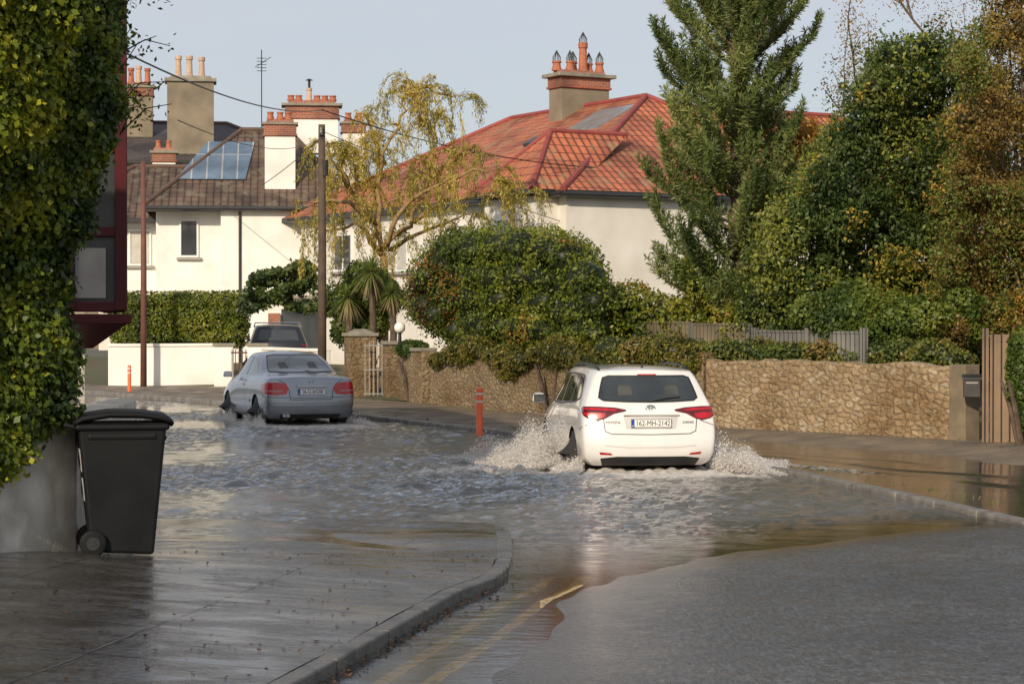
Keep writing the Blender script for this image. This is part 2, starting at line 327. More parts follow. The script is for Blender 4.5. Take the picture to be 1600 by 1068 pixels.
def paving():
    m,nt,b=newmat('wet_paving'); tc=N(nt,'ShaderNodeTexCoord'); uv=N(nt,'ShaderNodeUVMap'); V=tc.outputs['Object']
    mp=N(nt,'ShaderNodeMapping'); mp.inputs['Rotation'].default_value=(0,0,math.radians(11)); nt.links.new(uv.outputs[0],mp.inputs[0])
    nw=N(nt,'ShaderNodeTexNoise'); nw.inputs['Scale'].default_value=3; nt.links.new(V,nw.inputs['Vector'])
    wl=N(nt,'ShaderNodeMix'); wl.data_type='RGBA'; wl.blend_type='LINEAR_LIGHT'; wl.inputs[0].default_value=.02; nt.links.new(mp.outputs[0],wl.inputs[6]); nt.links.new(nw.outputs['Color'],wl.inputs[7])
    br=N(nt,'ShaderNodeTexBrick'); br.offset=.0; br.inputs['Scale'].default_value=1; br.inputs['Brick Width'].default_value=1.5; br.inputs['Row Height'].default_value=1.1; br.inputs['Mortar Size'].default_value=.012; br.inputs['Mortar Smooth'].default_value=.5
    br.inputs['Color1'].default_value=(.082,.077,.072,1); br.inputs['Color2'].default_value=(.066,.062,.059,1); br.inputs['Mortar'].default_value=(.016,.016,.014,1); nt.links.new(wl.outputs[2],br.inputs['Vector'])
    n1=noise(nt,V,1.0,8,.6); n2=noise(nt,V,24,6,.65)
    mp2=N(nt,'ShaderNodeMapping'); mp2.inputs['Scale'].default_value=(1.6,4.0,1); nt.links.new(V,mp2.inputs[0]); n3=noise(nt,mp2.outputs[0],1,7,.65)
    c=mulc(nt,br.outputs['Color'],rampo(nt,n1,[(.35,(.5,.47,.43)),(.65,(1.25,1.25,1.25))])); c=mulc(nt,c,rampo(nt,n2,[(.3,(.45,.45,.45)),(.7,(1.7,1.7,1.7))]))
    nt.links.new(c,b.inputs['Base Color'])
    mr=N(nt,'ShaderNodeMapRange'); mr.inputs['From Min'].default_value=.42; mr.inputs['From Max'].default_value=.58; mr.inputs['To Min'].default_value=.05; mr.inputs['To Max'].default_value=.32
    nt.links.new(n3,mr.inputs['Value']); nt.links.new(mr.outputs[0],b.inputs['Roughness'])
    ad=N(nt,'ShaderNodeMath',operation='MULTIPLY_ADD'); ad.inputs[1].default_value=-1.6; nt.links.new(br.outputs['Fac'],ad.inputs[0]); nt.links.new(n2,ad.inputs[2])
    bp=N(nt,'ShaderNodeBump'); bp.inputs['Distance'].default_value=.012; nt.links.new(ad.outputs[0],bp.inputs['Height']); nt.links.new(bp.outputs[0],b.inputs['Normal'])
    m2=N(nt,'ShaderNodeMapRange'); m2.inputs['From Min'].default_value=.42; m2.inputs['From Max'].default_value=.58; m2.inputs['To Min'].default_value=.18; m2.inputs['To Max'].default_value=.8; nt.links.new(n3,m2.inputs['Value']); nt.links.new(m2.outputs[0],bp.inputs['Strength'])
    return m
ASPH=asphalt(); PAVE=paving()
def struct(o): o["kind"]="structure"; return o
mb=MB(); mb.add([(-500,-200,-.4),(500,-200,-.4),(500,1200,-.4),(-500,1200,-.4)],[(0,1,2,3)]); struct(mb.obj('ground',M['groundm']))
krx=lambda y: np.interp(y,[p[1] for p in KR],[p[0] for p in KR])
struct(gridmesh('road',np.linspace(-26,16,300),np.concatenate([np.linspace(3,24,220),np.linspace(24.5,76,90)]),lambda x,y:np.where(x>krx(y)+.15,-.16,G(x,y)),[ASPH]))
ys=np.concatenate([np.linspace(4,16,90),np.linspace(16.1,21.35,110)]); ts=np.linspace(0,1,140)**1.4
A=np.zeros((len(ys),len(ts),3))
for i,y in enumerate(ys):
    x0=xk(y)-.125; xs_=x0+(-8-x0)*ts; A[i,:,0]=xs_; A[i,:,1]=y; A[i,:,2]=GPv(xs_,np.full_like(xs_,y))
A=A[:,::-1]
struct(gridfrom('pavement',A,[PAVE]))
mbk=MB()
seg=resample([p for p in KL if p[1]<21],.9)
for i in range(len(seg)-1):
    a=np.array(seg[i]);b=np.array(seg[i+1]); L=np.linalg.norm(b-a); 
    if L<.05: continue
    u=(b-a)/L; a2=a+u*.010; b2=b-u*.010
    zz=[float(GPv(np.array([p[0]-.05]),np.array([p[1]]))[0])+.004 for p in (a2,b2)]
    ribbon(mbk,[tuple(a2),tuple(b2)],.13,0,-.15,zz)
struct(mbk.obj('kerb',M['kerb'],bevel=.015))
kz=[.05,.05,.05,.055,.05,.05,.05,.09,.10,.1,.1]
mbk=MB(); kr2=resample([(p[0],p[1],z) for p,z in zip(KR,kz)],1.0)
for i in range(len(kr2)-1):
    a=np.array(kr2[i]);b=np.array(kr2[i+1]); u=(b-a)/np.linalg.norm((b-a)[:2]); a2=a+u*.008;b2=b-u*.008
    ribbon(mbk,[a2[:2],b2[:2]],0,.16,-.2,[a2[2],b2[2]])
struct(mbk.obj('far_kerb',M['kerbf'],bevel=.02))
KRr=np.array([ (p[0]+.1,p[1]+.05) for p in KR]); FWr=np.array(FW)
def rs(P,n):
    s=np.linspace(0,len(P)-1,n); return np.stack([np.interp(s,range(len(P)),P[:,k]) for k in range(P.shape[1])],-1)
Kd=rs(np.c_[KRr,np.array(kz)],160); Fd=rs(FWr,160)
A=np.zeros((160,24,3)); 
for j,t in enumerate(np.linspace(0,1,24)):
    A[:,j,:2]=Kd[:,:2]*(1-t)+Fd*t
    y=A[:,j,1]; dry=sst(35,43,y)
    flood=-.04+.16*sst(.55,1.0,t)
    A[:,j,2]=np.where(t<.02,Kd[:,2]-.012,(flood*(1-dry)+(Kd[:,2]-.01+.03*t)*dry))+.008*np.sin(A[:,j,0]*3+y*2.3)*(t>.02)
struct(gridfrom('footpath',A,[M['mud']]))
rows=[]
for off,z in (((0,0),.10),((1.5,1.5),.3),((7,9),.55),((40,60),1.0),((260,700),1.0)):
    rows.append([(p[0]+off[0],p[1]+off[1],z) for p in FW])
A=np.array(rows)
struct(gridfrom('garden_terrain',A,[M['soil']]))
M['yellow']=asphalt('worn_yellow_paint',True)
for off in (.26,.54):
    mby=MB(); pts=resample([p for p in KL if p[1]<18],.25); pts=[(p[0]+off,p[1]) for p in pts if p[1]<16.6]
    n=len(pts); vs=[];fs=[]
    for i,(x,y) in enumerate(pts):
        for dx in(0,.05,.10): vs.append((x+dx,y,float(G(np.array(x+dx),np.array(y)))+.004))
    for i in range(n-1):
        for k in range(2): o=i*3+k; fs.append((o,o+1,o+4,o+3))
    mby.add(vs,fs)
    struct(mby.obj('road_marking',M['yellow']))
# ---------------------------------------------------------------- water
CARW=(1.86,28.35,math.radians(7)); CARG=(-3.85,41,math.radians(19))
def waterobj():
    NY,NX=760,500
    ys=9.5+(66-9.5)*(np.linspace(0,1,NY)**1.7); xs=np.linspace(-1,1,NX)
    YY=np.repeat(ys[:,None],NX,1); half=np.clip(.30*YY+1.5,3,16)
    XX=half*xs[None,:]-.06*YY
    x=XX.ravel();y=YY.ravel()
    g=G(x,y); inp=(x<xk(y))&(y<21.35); g=np.where(inp,GPv(x,y),g)
    g=np.where(x>krx(y),np.where(y<40,-.03,.08),g)
    depth=np.clip(-g,-.05,.2)
    def dist(c,fwd):
        hx,hy=-math.sin(c[2]),math.cos(c[2]); dx=x-(c[0]+hx*fwd);dy=y-(c[1]+hy*fwd); return np.hypot(dx,dy)
    amp=.0012+.010*sst(18.0,23,y)*sst(.015,.06,depth)
    near=np.exp(-(dist(CARW,1.0)/6.5)**2); amp=amp+.018*near*sst(20,25,y)
    mid=np.exp(-(((x+1.6)/2.6)**2+((y-25.5)/4.5)**2)); amp=amp+.021*mid
    nearg=np.exp(-(dist(CARG,.5)/5)**2); amp=amp+.014*nearg
    amp*=np.where(x>krx(y),.12,1); amp*=sst(0,.03,depth)*.95+.05
    r=np.random.default_rng(5); z=np.zeros_like(x)
    for i in range(60):
        L=np.exp(r.uniform(math.log(.22),math.log(1.5))); a=r.uniform(-.9,.9)+ (math.pi/2 if i%3 else .3)
        kx,ky=math.cos(a)*6.283/L,math.sin(a)*6.283/L; ph=r.uniform(0,6.28)
        wob=.9*np.sin(x*.7+i)+.9*np.sin(y*.6+i*2)
        s=np.sin(kx*x+ky*y+ph+wob); z+=(1-2*np.abs(s))*(L**.85) if i%2 else s*(L**.85)
    z/=4.0
    env=np.clip(.55+.3*np.sin(x*1.1+y*.35)*np.sin(y*.8-x*.5)+.4*np.sin(x*.43-y*.31+1)*np.sin(y*.37+x*.2),.08,1.2)
    z=z*amp*env
    hx,hy=-math.sin(CARW[2]),math.cos(CARW[2]); dx=x-CARW[0];dy=y-CARW[1]; al=dx*hx+dy*hy; la=dx*hy-dy*hx
    for sgn in(-1,1):
        for s0,aa in((1.25,.07),(2.0,.045),(2.8,.04),(3.7,.035),(4.7,.03)):
            t=la*sgn-(s0+ .42*np.maximum(0,3.4-al)*.9)+.18*np.sin(al*1.7+s0); z+=aa*np.exp(-(t/.13)**2)*sst(-9,-1,al)*sst(4.6,3.2,al)*(.5+.5*np.sin(x*5+y*3.1))*sst(18.5,22,y)*sst(.0,.05,depth)
    foam=np.zeros_like(x)
    bx=np.abs(la)-.95; foam+=np.exp(-(np.maximum(bx,0)/.55)**2)*sst(-2.0,.2,al)*sst(5.2,4.2,al)*1.0
    foam+=.7*np.exp(-((la)/1.3)**2)*np.exp(-((al+.6)/.8)**2)
    for sgn in(-1,1): foam+=.6*np.exp(-((la*sgn-(1.3+.35*np.maximum(0,3-al)))/.35)**2)*sst(-2.5,0,al)*sst(4.5,3,al)
    hx,hy=-math.sin(CARG[2]),math.cos(CARG[2]); dx=x-CARG[0];dy=y-CARG[1]; al=dx*hx+dy*hy; la=dx*hy-dy*hx
    foam+=.8*np.exp(-(np.maximum(np.abs(la)-.8,0)/.5)**2)*sst(-2.6,0,al)*sst(5,4.2,al)+.4*np.exp(-(la/1.4)**2)*np.exp(-((al+2)/2.2)**2)
    z+=foam*.02*np.sin(x*23+y*7)*np.sin(y*19-x*5)
    A=np.stack([x,y,z],-1).reshape(NY,NX,3)
    o=gridfrom('water',A,[])
    for nm,arr in(('depth',np.clip(depth,0,.2)),('foam',np.clip(foam,0,1)),('amp',np.clip(amp*env/.011,0,1))):
        at=o.data.attributes.new(nm,'FLOAT','POINT'); at.data.foreach_set('value',arr.astype(np.float32))
    m,nt,b=newmat('flood_water'); nt.nodes.remove(b); out=nt.nodes['Material Output']
    tc=N(nt,'ShaderNodeTexCoord')
    def attr(n): a=N(nt,'ShaderNodeAttribute'); a.attribute_name=n; return a.outputs['Fac']
    mp=N(nt,'ShaderNodeMapping'); mp.inputs['Scale'].default_value=(.75,1.3,1); nt.links.new(tc.outputs['Object'],mp.inputs[0])
    n1=noise(nt,mp.outputs[0],7.0,6,.6)
    md=N(nt,'ShaderNodeMath',operation='MULTIPLY_ADD'); nt.links.new(attr('amp'),md.inputs[0]); md.inputs[1].default_value=.034; md.inputs[2].default_value=.0024
    bp=N(nt,'ShaderNodeBump'); bp.inputs['Strength'].default_value=1; nt.links.new(n1,bp.inputs['Height']); nt.links.new(md.outputs[0],bp.inputs['Distance'])
    fr=N(nt,'ShaderNodeFresnel'); fr.inputs['IOR'].default_value=1.38; nt.links.new(bp.outputs[0],fr.inputs['Normal'])
    gl=N(nt,'ShaderNodeBsdfGlossy'); gl.inputs['Roughness'].default_value=.05; gl.inputs['Color'].default_value=(.98,.98,.98,1); nt.links.new(bp.outputs[0],gl.inputs['Normal'])
    df=N(nt,'ShaderNodeBsdfDiffuse'); df.inputs['Color'].default_value=(.15,.142,.13,1)
    tr=N(nt,'ShaderNodeBsdfTransparent'); tr.inputs['Color'].default_value=(.97,.95,.9,1)
    mr=N(nt,'ShaderNodeMapRange'); mr.inputs['From Min'].default_value=.02; mr.inputs['From Max'].default_value=.12; mr.inputs['To Min'].default_value=.0; mr.inputs['To Max'].default_value=.85; nt.links.new(attr('depth'),mr.inputs['Value'])
    m1=N(nt,'ShaderNodeMixShader'); nt.links.new(mr.outputs[0],m1.inputs[0]); nt.links.new(tr.outputs[0],m1.inputs[1]); nt.links.new(df.outputs[0],m1.inputs[2])
    m2=N(nt,'ShaderNodeMixShader'); nt.links.new(fr.outputs[0],m2.inputs[0]); nt.links.new(m1.outputs[0],m2.inputs[1]); nt.links.new(gl.outputs[0],m2.inputs[2])
    n3=noise(nt,tc.outputs['Object'],9,9,.75)
    s=N(nt,'ShaderNodeMath',operation='ADD'); nt.links.new(n3,s.inputs[0])
    fm=N(nt,'ShaderNodeMath',operation='MULTIPLY'); nt.links.new(attr('foam'),fm.inputs[0]); fm.inputs[1].default_value=.42; nt.links.new(fm.outputs[0],s.inputs[1])
    rr=rampo(nt,s.outputs[0],[(.68,(0,0,0)),(.92,(.8,.8,.8))])
    fd=N(nt,'ShaderNodeBsdfDiffuse'); fd.inputs['Color'].default_value=(.62,.58,.53,1)
    m3=N(nt,'ShaderNodeMixShader'); nt.links.new(rr,m3.inputs[0]); nt.links.new(m2.outputs[0],m3.inputs[1]); nt.links.new(fd.outputs[0],m3.inputs[2])
    nt.links.new(m3.outputs[0],out.inputs['Surface'])
    o.data.materials.append(m); struct(o)
waterobj()
# ---------------------------------------------------------------- foliage
def leafmesh(name,P,T,Nn,size,aspect,col,mat,parent=None,bend=.25,core=None,loc=(0,0,0)):
    n=len(P); B=np.cross(Nn,T); B/=np.linalg.norm(B,axis=1)[:,None]+1e-9
    s=size[:,None]; off=Nn*s*bend
    V=np.stack([P-T*s+off,P+B*s*aspect,P+T*s+off*.5,P-B*s*aspect],1).reshape(-1,3)
    C=np.repeat(np.c_[np.clip(col,0,1),np.ones(n)],4,0)
    q=np.arange(4*n).reshape(n,4)
    if core is not None:
        cv,cf,cc=core; q2=cf+4*n; V=np.r_[V,cv]; C=np.r_[C,np.c_[cc,np.ones(len(cc))]]
    me=bpy.data.meshes.new(name); me.vertices.add(len(V)); me.vertices.foreach_set('co',V.astype(np.float32).ravel())
    li=q.ravel(); tot=np.full(n,4)
    if core is not None: li=np.r_[li,q2.ravel()]; tot=np.r_[tot,np.full(len(q2),3)]
    st=np.r_[0,np.cumsum(tot)[:-1]]
    me.loops.add(len(li)); me.loops.foreach_set('vertex_index',li.astype(np.int32))
    me.polygons.add(len(tot)); me.polygons.foreach_set('loop_start',st.astype(np.int32)); me.polygons.foreach_set('loop_total',tot.astype(np.int32))
    me.update(calc_edges=True)
    ca=me.color_attributes.new('col','FLOAT_COLOR','POINT'); ca.data.foreach_set('color',C.astype(np.float32).ravel())
    me.materials.append(mat)
    o=bpy.data.objects.new(name,me); link(o); o.location=loc
    if parent:o.parent=parent
    return o
def unit(a): return a/(np.linalg.norm(a,axis=1)[:,None]+1e-9)
_ico=bmesh.new(); bmesh.ops.create_icosphere(_ico,subdivisions=2,radius=1); ICOV=np.array([v.co[:] for v in _ico.verts]); ICOF=np.array([[v.index for v in f.verts] for f in _ico.faces]); _ico.free()
def pal(t,pl):
    pl=np.array(pl); t=np.clip(t,0,.9999)*(len(pl)-1); i=t.astype(int); f=(t-i)[:,None]; return pl[i]*(1-f)+pl[np.minimum(i+1,len(pl)-1)]*f
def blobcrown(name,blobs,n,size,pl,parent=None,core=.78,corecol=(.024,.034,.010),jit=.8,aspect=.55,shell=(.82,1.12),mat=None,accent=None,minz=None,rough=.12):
    B=np.array(blobs,float); w=(B[:,3]*B[:,4]+B[:,3]*B[:,5]+B[:,4]*B[:,5]); idx=rng.choice(len(B),n,p=w/w.sum())
    D=unit(rng.normal(size=(n,3))); c=B[idx,:3]; r=B[idx,3:6]
    base=c+r*D; bulge=1+rough*nzB(base*.9)
    P=c+r*D*(rng.uniform(shell[0],shell[1],n)*bulge)[:,None]
    keep=np.ones(n,bool)
    for k in range(len(B)):
        q=((P-B[k,:3])/B[k,3:6]); keep&=~(((q**2).sum(1)<.62)&(idx!=k))
    if minz is not None: keep&=P[:,2]>minz
    P=P[keep];D=D[keep]; n=len(P)
    Nn=unit(D+jit*rng.normal(size=(n,3))+np.array([0,0,.25])); T=unit(np.cross(Nn,rng.normal(size=(n,3))))
    t=.5+.22*nzA(P*.8)+.13*nzB(P)+rng.normal(0,.16,n); col=pal(t,pl)*rng.uniform(.7,1.25,(n,1))
    if accent:
        for ac,thr,prob in accent:
            mk=(nzA(P*.6+7+thr)>thr)&(rng.random(n)<prob); col[mk]=np.array(ac)*rng.uniform(.7,1.3,(mk.sum(),1))
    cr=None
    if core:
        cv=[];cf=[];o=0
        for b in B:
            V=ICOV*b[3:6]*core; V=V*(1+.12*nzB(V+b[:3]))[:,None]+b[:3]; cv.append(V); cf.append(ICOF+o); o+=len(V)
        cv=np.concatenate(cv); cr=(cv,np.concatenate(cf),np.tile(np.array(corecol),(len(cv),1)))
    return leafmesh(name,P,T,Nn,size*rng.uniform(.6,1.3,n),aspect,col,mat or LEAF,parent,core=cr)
def randblobs(c,r,n,br,seed,flat=1,shellish=.5):
    rr=np.random.default_rng(seed); out=[]
    for i in range(n):
        d=rr.normal(size=3); d/=np.linalg.norm(d); rad=rr.uniform(shellish,.95)
        p=np.array(c)+np.array(r)*d*rad; s=rr.uniform(br[0],br[1]); out.append((*p,s*1.1,s*1.1,s*.8*flat))
    return out
GREEN=[(.035,.062,.012),(.075,.12,.02),(.14,.185,.03),(.24,.27,.045)]
DARKG=[(.035,.062,.018),(.075,.12,.028),(.135,.18,.042),(.25,.265,.065)]
YELG=[(.05,.075,.010),(.11,.15,.015),(.20,.235,.025),(.31,.31,.045)]
AUT=[(.12,.075,.022),(.22,.14,.035),(.33,.22,.055),(.26,.25,.055)]
def R_(z): return np.interp(z,[.5,1.5,2.1,2.44,2.9,3.37,4.3,6],[-3.20,-3.20,-3.22,-3.18,-2.95,-2.76,-2.66,-2.60])-.30
def hedgefront():
    n=130000
    d=12.6+(16.7-12.6)*rng.random(n)**.75; z=rng.uniform(.62,5.6,n)
    zl=lambda d:np.interp(d,[12.5,14.6,15.3,15.8,16.2,16.7],[.7,.72,.84,1.08,1.38,1.55])
    def surf(d,z):
        p=np.stack([d*0,d,z],-1)
        sl=np.interp(z,[1.3,2.2],[.42,.55])
        return R_(z)-(16.0-d)*sl*(d<16.0)-np.maximum(0,d-16.2)**2*1.5+.09*nzA(p*.6)+.045*nzB(p*1.2)-.20*np.exp(-((d-15.45-.1*np.sin(z*2))/.16)**2)*sst(1.2,1.8,z)
    x=surf(d,z); e=.02; gx=(surf(d+e,z)-x)/e; gz=(surf(d,z+e)-x)/e
    Nn=unit(np.stack([np.ones(n),-gx,-gz],-1)); P=np.stack([x,d,z],-1)+Nn*rng.normal(0,.04,n)[:,None]
    kp=z>zl(d)+.06*nzB(np.stack([d*0,d*2,z*0],-1))+rng.normal(0,.05,n); P=P[kp];Nn=Nn[kp]
    m=12000; xe=rng.uniform(-4.6,-2.9,m); ze=rng.uniform(1.5,5.6,m); ok=xe<R_(ze)-.1; xe=xe[ok];ze=ze[ok]; m=len(xe)
    P=np.r_[P,np.stack([xe,16.8+rng.normal(0,.05,m),ze],-1)]; Nn=np.r_[Nn,np.tile([0,1.,0],(m,1))]
    n=len(P); Nn=unit(Nn+.75*rng.normal(size=(n,3))+[0,-.15,.3]); T=unit(np.cross(Nn,rng.normal(size=(n,3))))
    lit=sst(15.9,15.2,P[:,1]); t=.32+.38*lit+.17*nzB(P*1.2)+rng.normal(0,.17,n)  # sunlit near part of the hedge is painted into the leaf colour
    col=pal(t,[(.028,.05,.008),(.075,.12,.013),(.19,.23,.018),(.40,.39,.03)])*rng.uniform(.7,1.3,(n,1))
    ds=np.linspace(12.4,16.75,60); u=np.linspace(0,1,60); DD,UU=np.meshgrid(ds,u); DDr=DD.ravel(); ZZ=(zl(DDr)+.06)+(5.6-zl(DDr)-.06)*UU.ravel(); xx=surf(DDr,ZZ)-.09
    V=np.stack([xx,DDr,ZZ],-1); V2=V.copy(); V2[:,0]=-6.2; nv=len(V)
    V=np.r_[V,V2]; I=np.arange(nv).reshape(60,60); fs=[]
    a,b,c,e_=I[:-1,:-1].ravel(),I[:-1,1:].ravel(),I[1:,1:].ravel(),I[1:,:-1].ravel()
    fs.append(np.stack([a,b,c],-1)); fs.append(np.stack([a,c,e_],-1)); fs.append(np.stack([a,c,b],-1)+nv);fs.append(np.stack([a,e_,c],-1)+nv)
    for edge in (I[0],I[-1],I[:,0],I[:,-1]):
        p,q=edge[:-1],edge[1:]; fs.append(np.stack([p,q,q+nv],-1)); fs.append(np.stack([p,q+nv,p+nv],-1))
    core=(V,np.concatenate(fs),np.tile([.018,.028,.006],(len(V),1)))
    h=empty('ivy_hedge',(-3.9,14,.3),0,"tall dense ivy hedge spilling over a low white wall","hedge")
    O=np.array([-3.9,14,.3])
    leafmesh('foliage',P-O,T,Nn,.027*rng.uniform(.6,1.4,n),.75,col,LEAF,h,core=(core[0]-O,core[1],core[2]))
    mt=MB(); tips=[]
    for i in range(16):
        a=Vector((.85,2.6,random.uniform(2.9,4.4))); b=a+Vector((random.uniform(.15,.42),random.uniform(-.3,.3),random.uniform(-.15,.4)))
        m=(a+b)/2+Vector((0,0,.08)); mt.tube([a,m,b],[.007,.005,.003],4); 
        for k in range(16):
            t=random.random(); p=a*(1-t)+b*t; tips.append((p.x+random.gauss(0,.03),p.y+random.gauss(0,.03),p.z+random.gauss(0,.04)))
    mt.obj('twig',M['bark'],h); tips=np.array(tips); n=len(tips); Nn=unit(rng.normal(size=(n,3))); T=unit(np.cross(Nn,rng.normal(size=(n,3))))
    leafmesh('twig_leaves',tips,T,Nn,np.full(n,.024),.5,pal(rng.random(n)*.7,GREEN),LEAF,h)
hedgefront()
w=MB(); ribbon(w,[(-3.75,21.3),(-3.34,16.85),(-3.36,16.4),(-4.0,15.0),(-5.2,12.2),(-6.6,8)],0.0,.28,-.1,[1.2,1.22,1.24,1.26,1.3,1.35])
w2=w.obj('garden_wall',M['oldwhite'],bevel=.02); tag(w2,"low weathered white rendered garden wall under the ivy","wall")
# ---------------------------------------------------------------- house parts
def window(parent,c,w,h,ang,curtain=False,bars=(1,0),frame='pvc',sill=True,ft=.07,name='window',label=None):
    e=MB(); n=Vector((math.cos(ang),math.sin(ang),0)); t=Vector((-n.y,n.x,0)); c=Vector(c); rz=math.atan2(t.y,t.x)
    e.box(c+n*.012,(w,.02,h),0,rz)
    if curtain: e.box(c+n*.024,(w*.9,.004,h*.92),1,rz)
    g=e.obj(name,[M['glass'],M['curtain']],parent)
    f=MB()
    for s in(-1,1):
        f.box(c+t*s*(w/2)+n*.03,(ft,.08,h+ft),0,rz); f.box(c+Vector((0,0,s*h/2))+n*.03,(w-ft-.004,.08,ft),0,rz)
    for i in range(bars[0]): f.box(c+t*w*((i+1)/(bars[0]+1)-.5)+n*.028,(ft*.7,.06,h-ft-.004),0,rz)
    for i in range(bars[1]): f.box(c+Vector((0,0,h*((i+1)/(bars[1]+1)-.5)))+n*.026,(w-ft-.004,.05,ft*.7),0,rz)
    f.obj('frame',M[frame],g)
    if sill:
        s=MB(); s.box(c-Vector((0,0,h/2+ft/2+.05))+n*.06,(w+.25,.16,.09),0,rz); s.obj('sill',M['sill'],g)
    return g
def hip_roof(parent,x0,x1,y0,y1,z0,zr,axis,i0,i1,mats,over=.3,name='roof'):
    a0,a1,b0,b1=x0-over,x1+over,y0-over,y1+over; m=MB()
    if axis=='y':
        xm=(x0+x1)/2; r0=(xm,y0+i0,zr); r1=(xm,y1-i1,zr)
    else:
        ym=(y0+y1)/2; r0=(x0+i0,ym,zr); r1=(x1-i1,ym,zr)
    E=[(a0,b0,z0),(a1,b0,z0),(a1,b1,z0),(a0,b1,z0)]
    vs=E+[r0,r1]
    if axis=='y': fs=[(0,1,4),(1,2,5,4),(2,3,5),(3,0,4,5)]
    else: fs=[(0,1,5,4),(1,2,5),(2,3,4,5),(3,0,4)]
    m.add(vs,fs,0); L=[(v[0],v[1],v[2]-.16) for v in E]
    m.add(E+L,[(0,4,5,1),(1,5,6,2),(2,6,7,3),(3,7,4,0),(4,7,6,5)],2)
    def ln(a,b): m.tube([Vector(a)+Vector((0,0,.02)),Vector(b)+Vector((0,0,.02))],.09,8,1)
    ln(r0,r1)
    pairs=[(0,4),(1,4),(2,5),(3,5)] if axis=='y' else [(0,4),(3,4),(1,5),(2,5)]
    for a,b in pairs: ln(vs[a],vs[b])
    return m.obj(name,mats,parent)
def pot(parent,x,y,z,h=.45,r=.13,mat='terracotta',cowl=None,name='chimney_pot'):
    m=MB(); m.tube([(x,y,z),(x,y,z+.08),(x,y,z+.1),(x,y,z+h*.8),(x,y,z+h*.82),(x,y,z+h)],[r*1.15,r*1.15,r,r*.85,r*1.1,r*1.1],10)
    if cowl=='spike':
        for k in range(8):
            a=k*math.pi/4; m.tube([(x+math.cos(a)*r*.8,y+math.sin(a)*r*.8,z+h),(x+math.cos(a)*r*.9,y+math.sin(a)*r*.9,z+h+.12),(x,y,z+h+.36)],.013,4,1)
    if cowl=='cap':
        m.tube([(x,y,z+h),(x,y,z+h+.35)],[.05,.05],8,1); m.tube([(x,y,z+h+.3),(x,y,z+h+.36)],[.16,.03],10,1)
    return m.obj(name,[M[mat],M['iron']],parent)
def chimney(parent,x,y,z0,z1,wx,wy,body='tanrender',bandh=.35,pots=(),capover=.14,band='brick',name='chimney',label=None,caph=.12):
    m=MB(); m.box((x,y,(z0+z1-bandh)/2),(wx,wy,z1-bandh-z0),0)
    if bandh>0: m.box((x,y,z1-bandh/2),(wx+.07,wy+.07,bandh-.002),1); m.box((x,y,z1-bandh+.05),(wx+.14,wy+.14,.07),1)
    m.box((x,y,z1+caph/2+.001),(wx+2*capover,wy+2*capover,caph),2); m.box((x,y,z1+caph+.06),(wx*.92,wy*.85,.12),1 if band=='brick' else 2,0,.93,.9)
    c=m.obj(name,[M[body],M[band],M['coping']],parent,bevel=.01,seg=1)
    if label:c["label"]=label
    for p in pots: pot(c,x+p[0],y+p[1],z1+caph+.12,*p[2:])
    return c
# --- red roofed house
H=empty('detached_house',(1.53,60,.45),math.radians(30),"cream rendered house with orange-red tiled hip roofs and a broad chimney","house")
ez=5.69-.45; rz=9.1-.45
wl=MB(); wl.box((6,9,ez/2-.1),(12,18,ez+.0),0)
wl.box((12,9,ez/2-.3),(11.8,9,ez-.4),0)
wl.obj('wall',M['stucco2'],H)
RT=[M['redtile'],M['ridgered'],M['gutter']]
hip_roof(H,0,12,0,19,ez,rz,'y',5.0,5.5,RT)
hip_roof(H,5.2,21,3.2,13.2,ez-.02,rz+.12,'x',2.0,5,RT,name='rear_roof')
wg=MB(); wg.box((-.35,1.95,ez/2-.12),(.7,3.0,ez-.05),0); wg.obj('front_bay',M['stucco2'],H)
hr=MB(); za=ez+.03; zr=ez+1.85
hr.add([(-1.05,.15,za),(-1.05,3.75,za),(.65,1.95,zr),(3.35,1.95,zr),(.35,.15,za),(.35,3.75,za)],[(0,1,2),(0,2,3,4),(1,5,3,2)],0)
hr.add([(-1.05,.15,za),(-1.05,3.75,za),(-1.05,3.75,za-.16),(-1.05,.15,za-.16),(.35,.15,za),(.35,.15,za-.16),(.35,3.75,za),(.35,3.75,za-.16)],[(0,1,2,3),(0,3,5,4),(1,6,7,2)],2)
for a,b in(((-1.05,.15,za),(.65,1.95,zr)),((-1.05,3.75,za),(.65,1.95,zr)),((.65,1.95,zr),(3.3,1.95,zr))): hr.tube([a,b],.08,8,1)
hr.obj('bay_roof',RT,H)
ctp=[(-.75,.2,.32,.15,'terracotta','spike'),(-.45,-.15,.3,.13,'terracotta','spike'),(-.15,.15,.32,.14,'terracotta','spike'),(.12,-.05,.95,.15,'terracotta','spike'),(.45,.12,.3,.13,'terracotta','spike'),(.72,-.12,.32,.14,'terracotta','spike')]
chimney(H,6.0,9.0,rz-1.2,10.05-.45,1.85,.8,'tanrender',.38,ctp,.18,label="broad grey rendered chimney with brick courses and clay pots")
k=(rz-ez)/6.3
def slopepatch(name,x0,x1,y0,y1,mat,off=.06):
    m=MB(); f=lambda x:ez+(x+.3)*k+off
    m.add([(x0,y0,f(x0)),(x1,y0,f(x1)),(x1,y1,f(x1)),(x0,y1,f(x0)),(x0,y0,f(x0)-.1),(x1,y0,f(x1)-.1),(x1,y1,f(x1)-.1),(x0,y1,f(x0)-.1)],[(0,1,2,3),(0,4,5,1),(1,5,6,2),(2,6,7,3),(3,7,4,0)],0)
    return m.obj(name,mat,H)
slopepatch('roof_light',3.9,5.3,4.5,6.6,M['skyl'])
slopepatch('roof_vent',3.2,3.6,7.3,7.9,M['gutter'],.12)
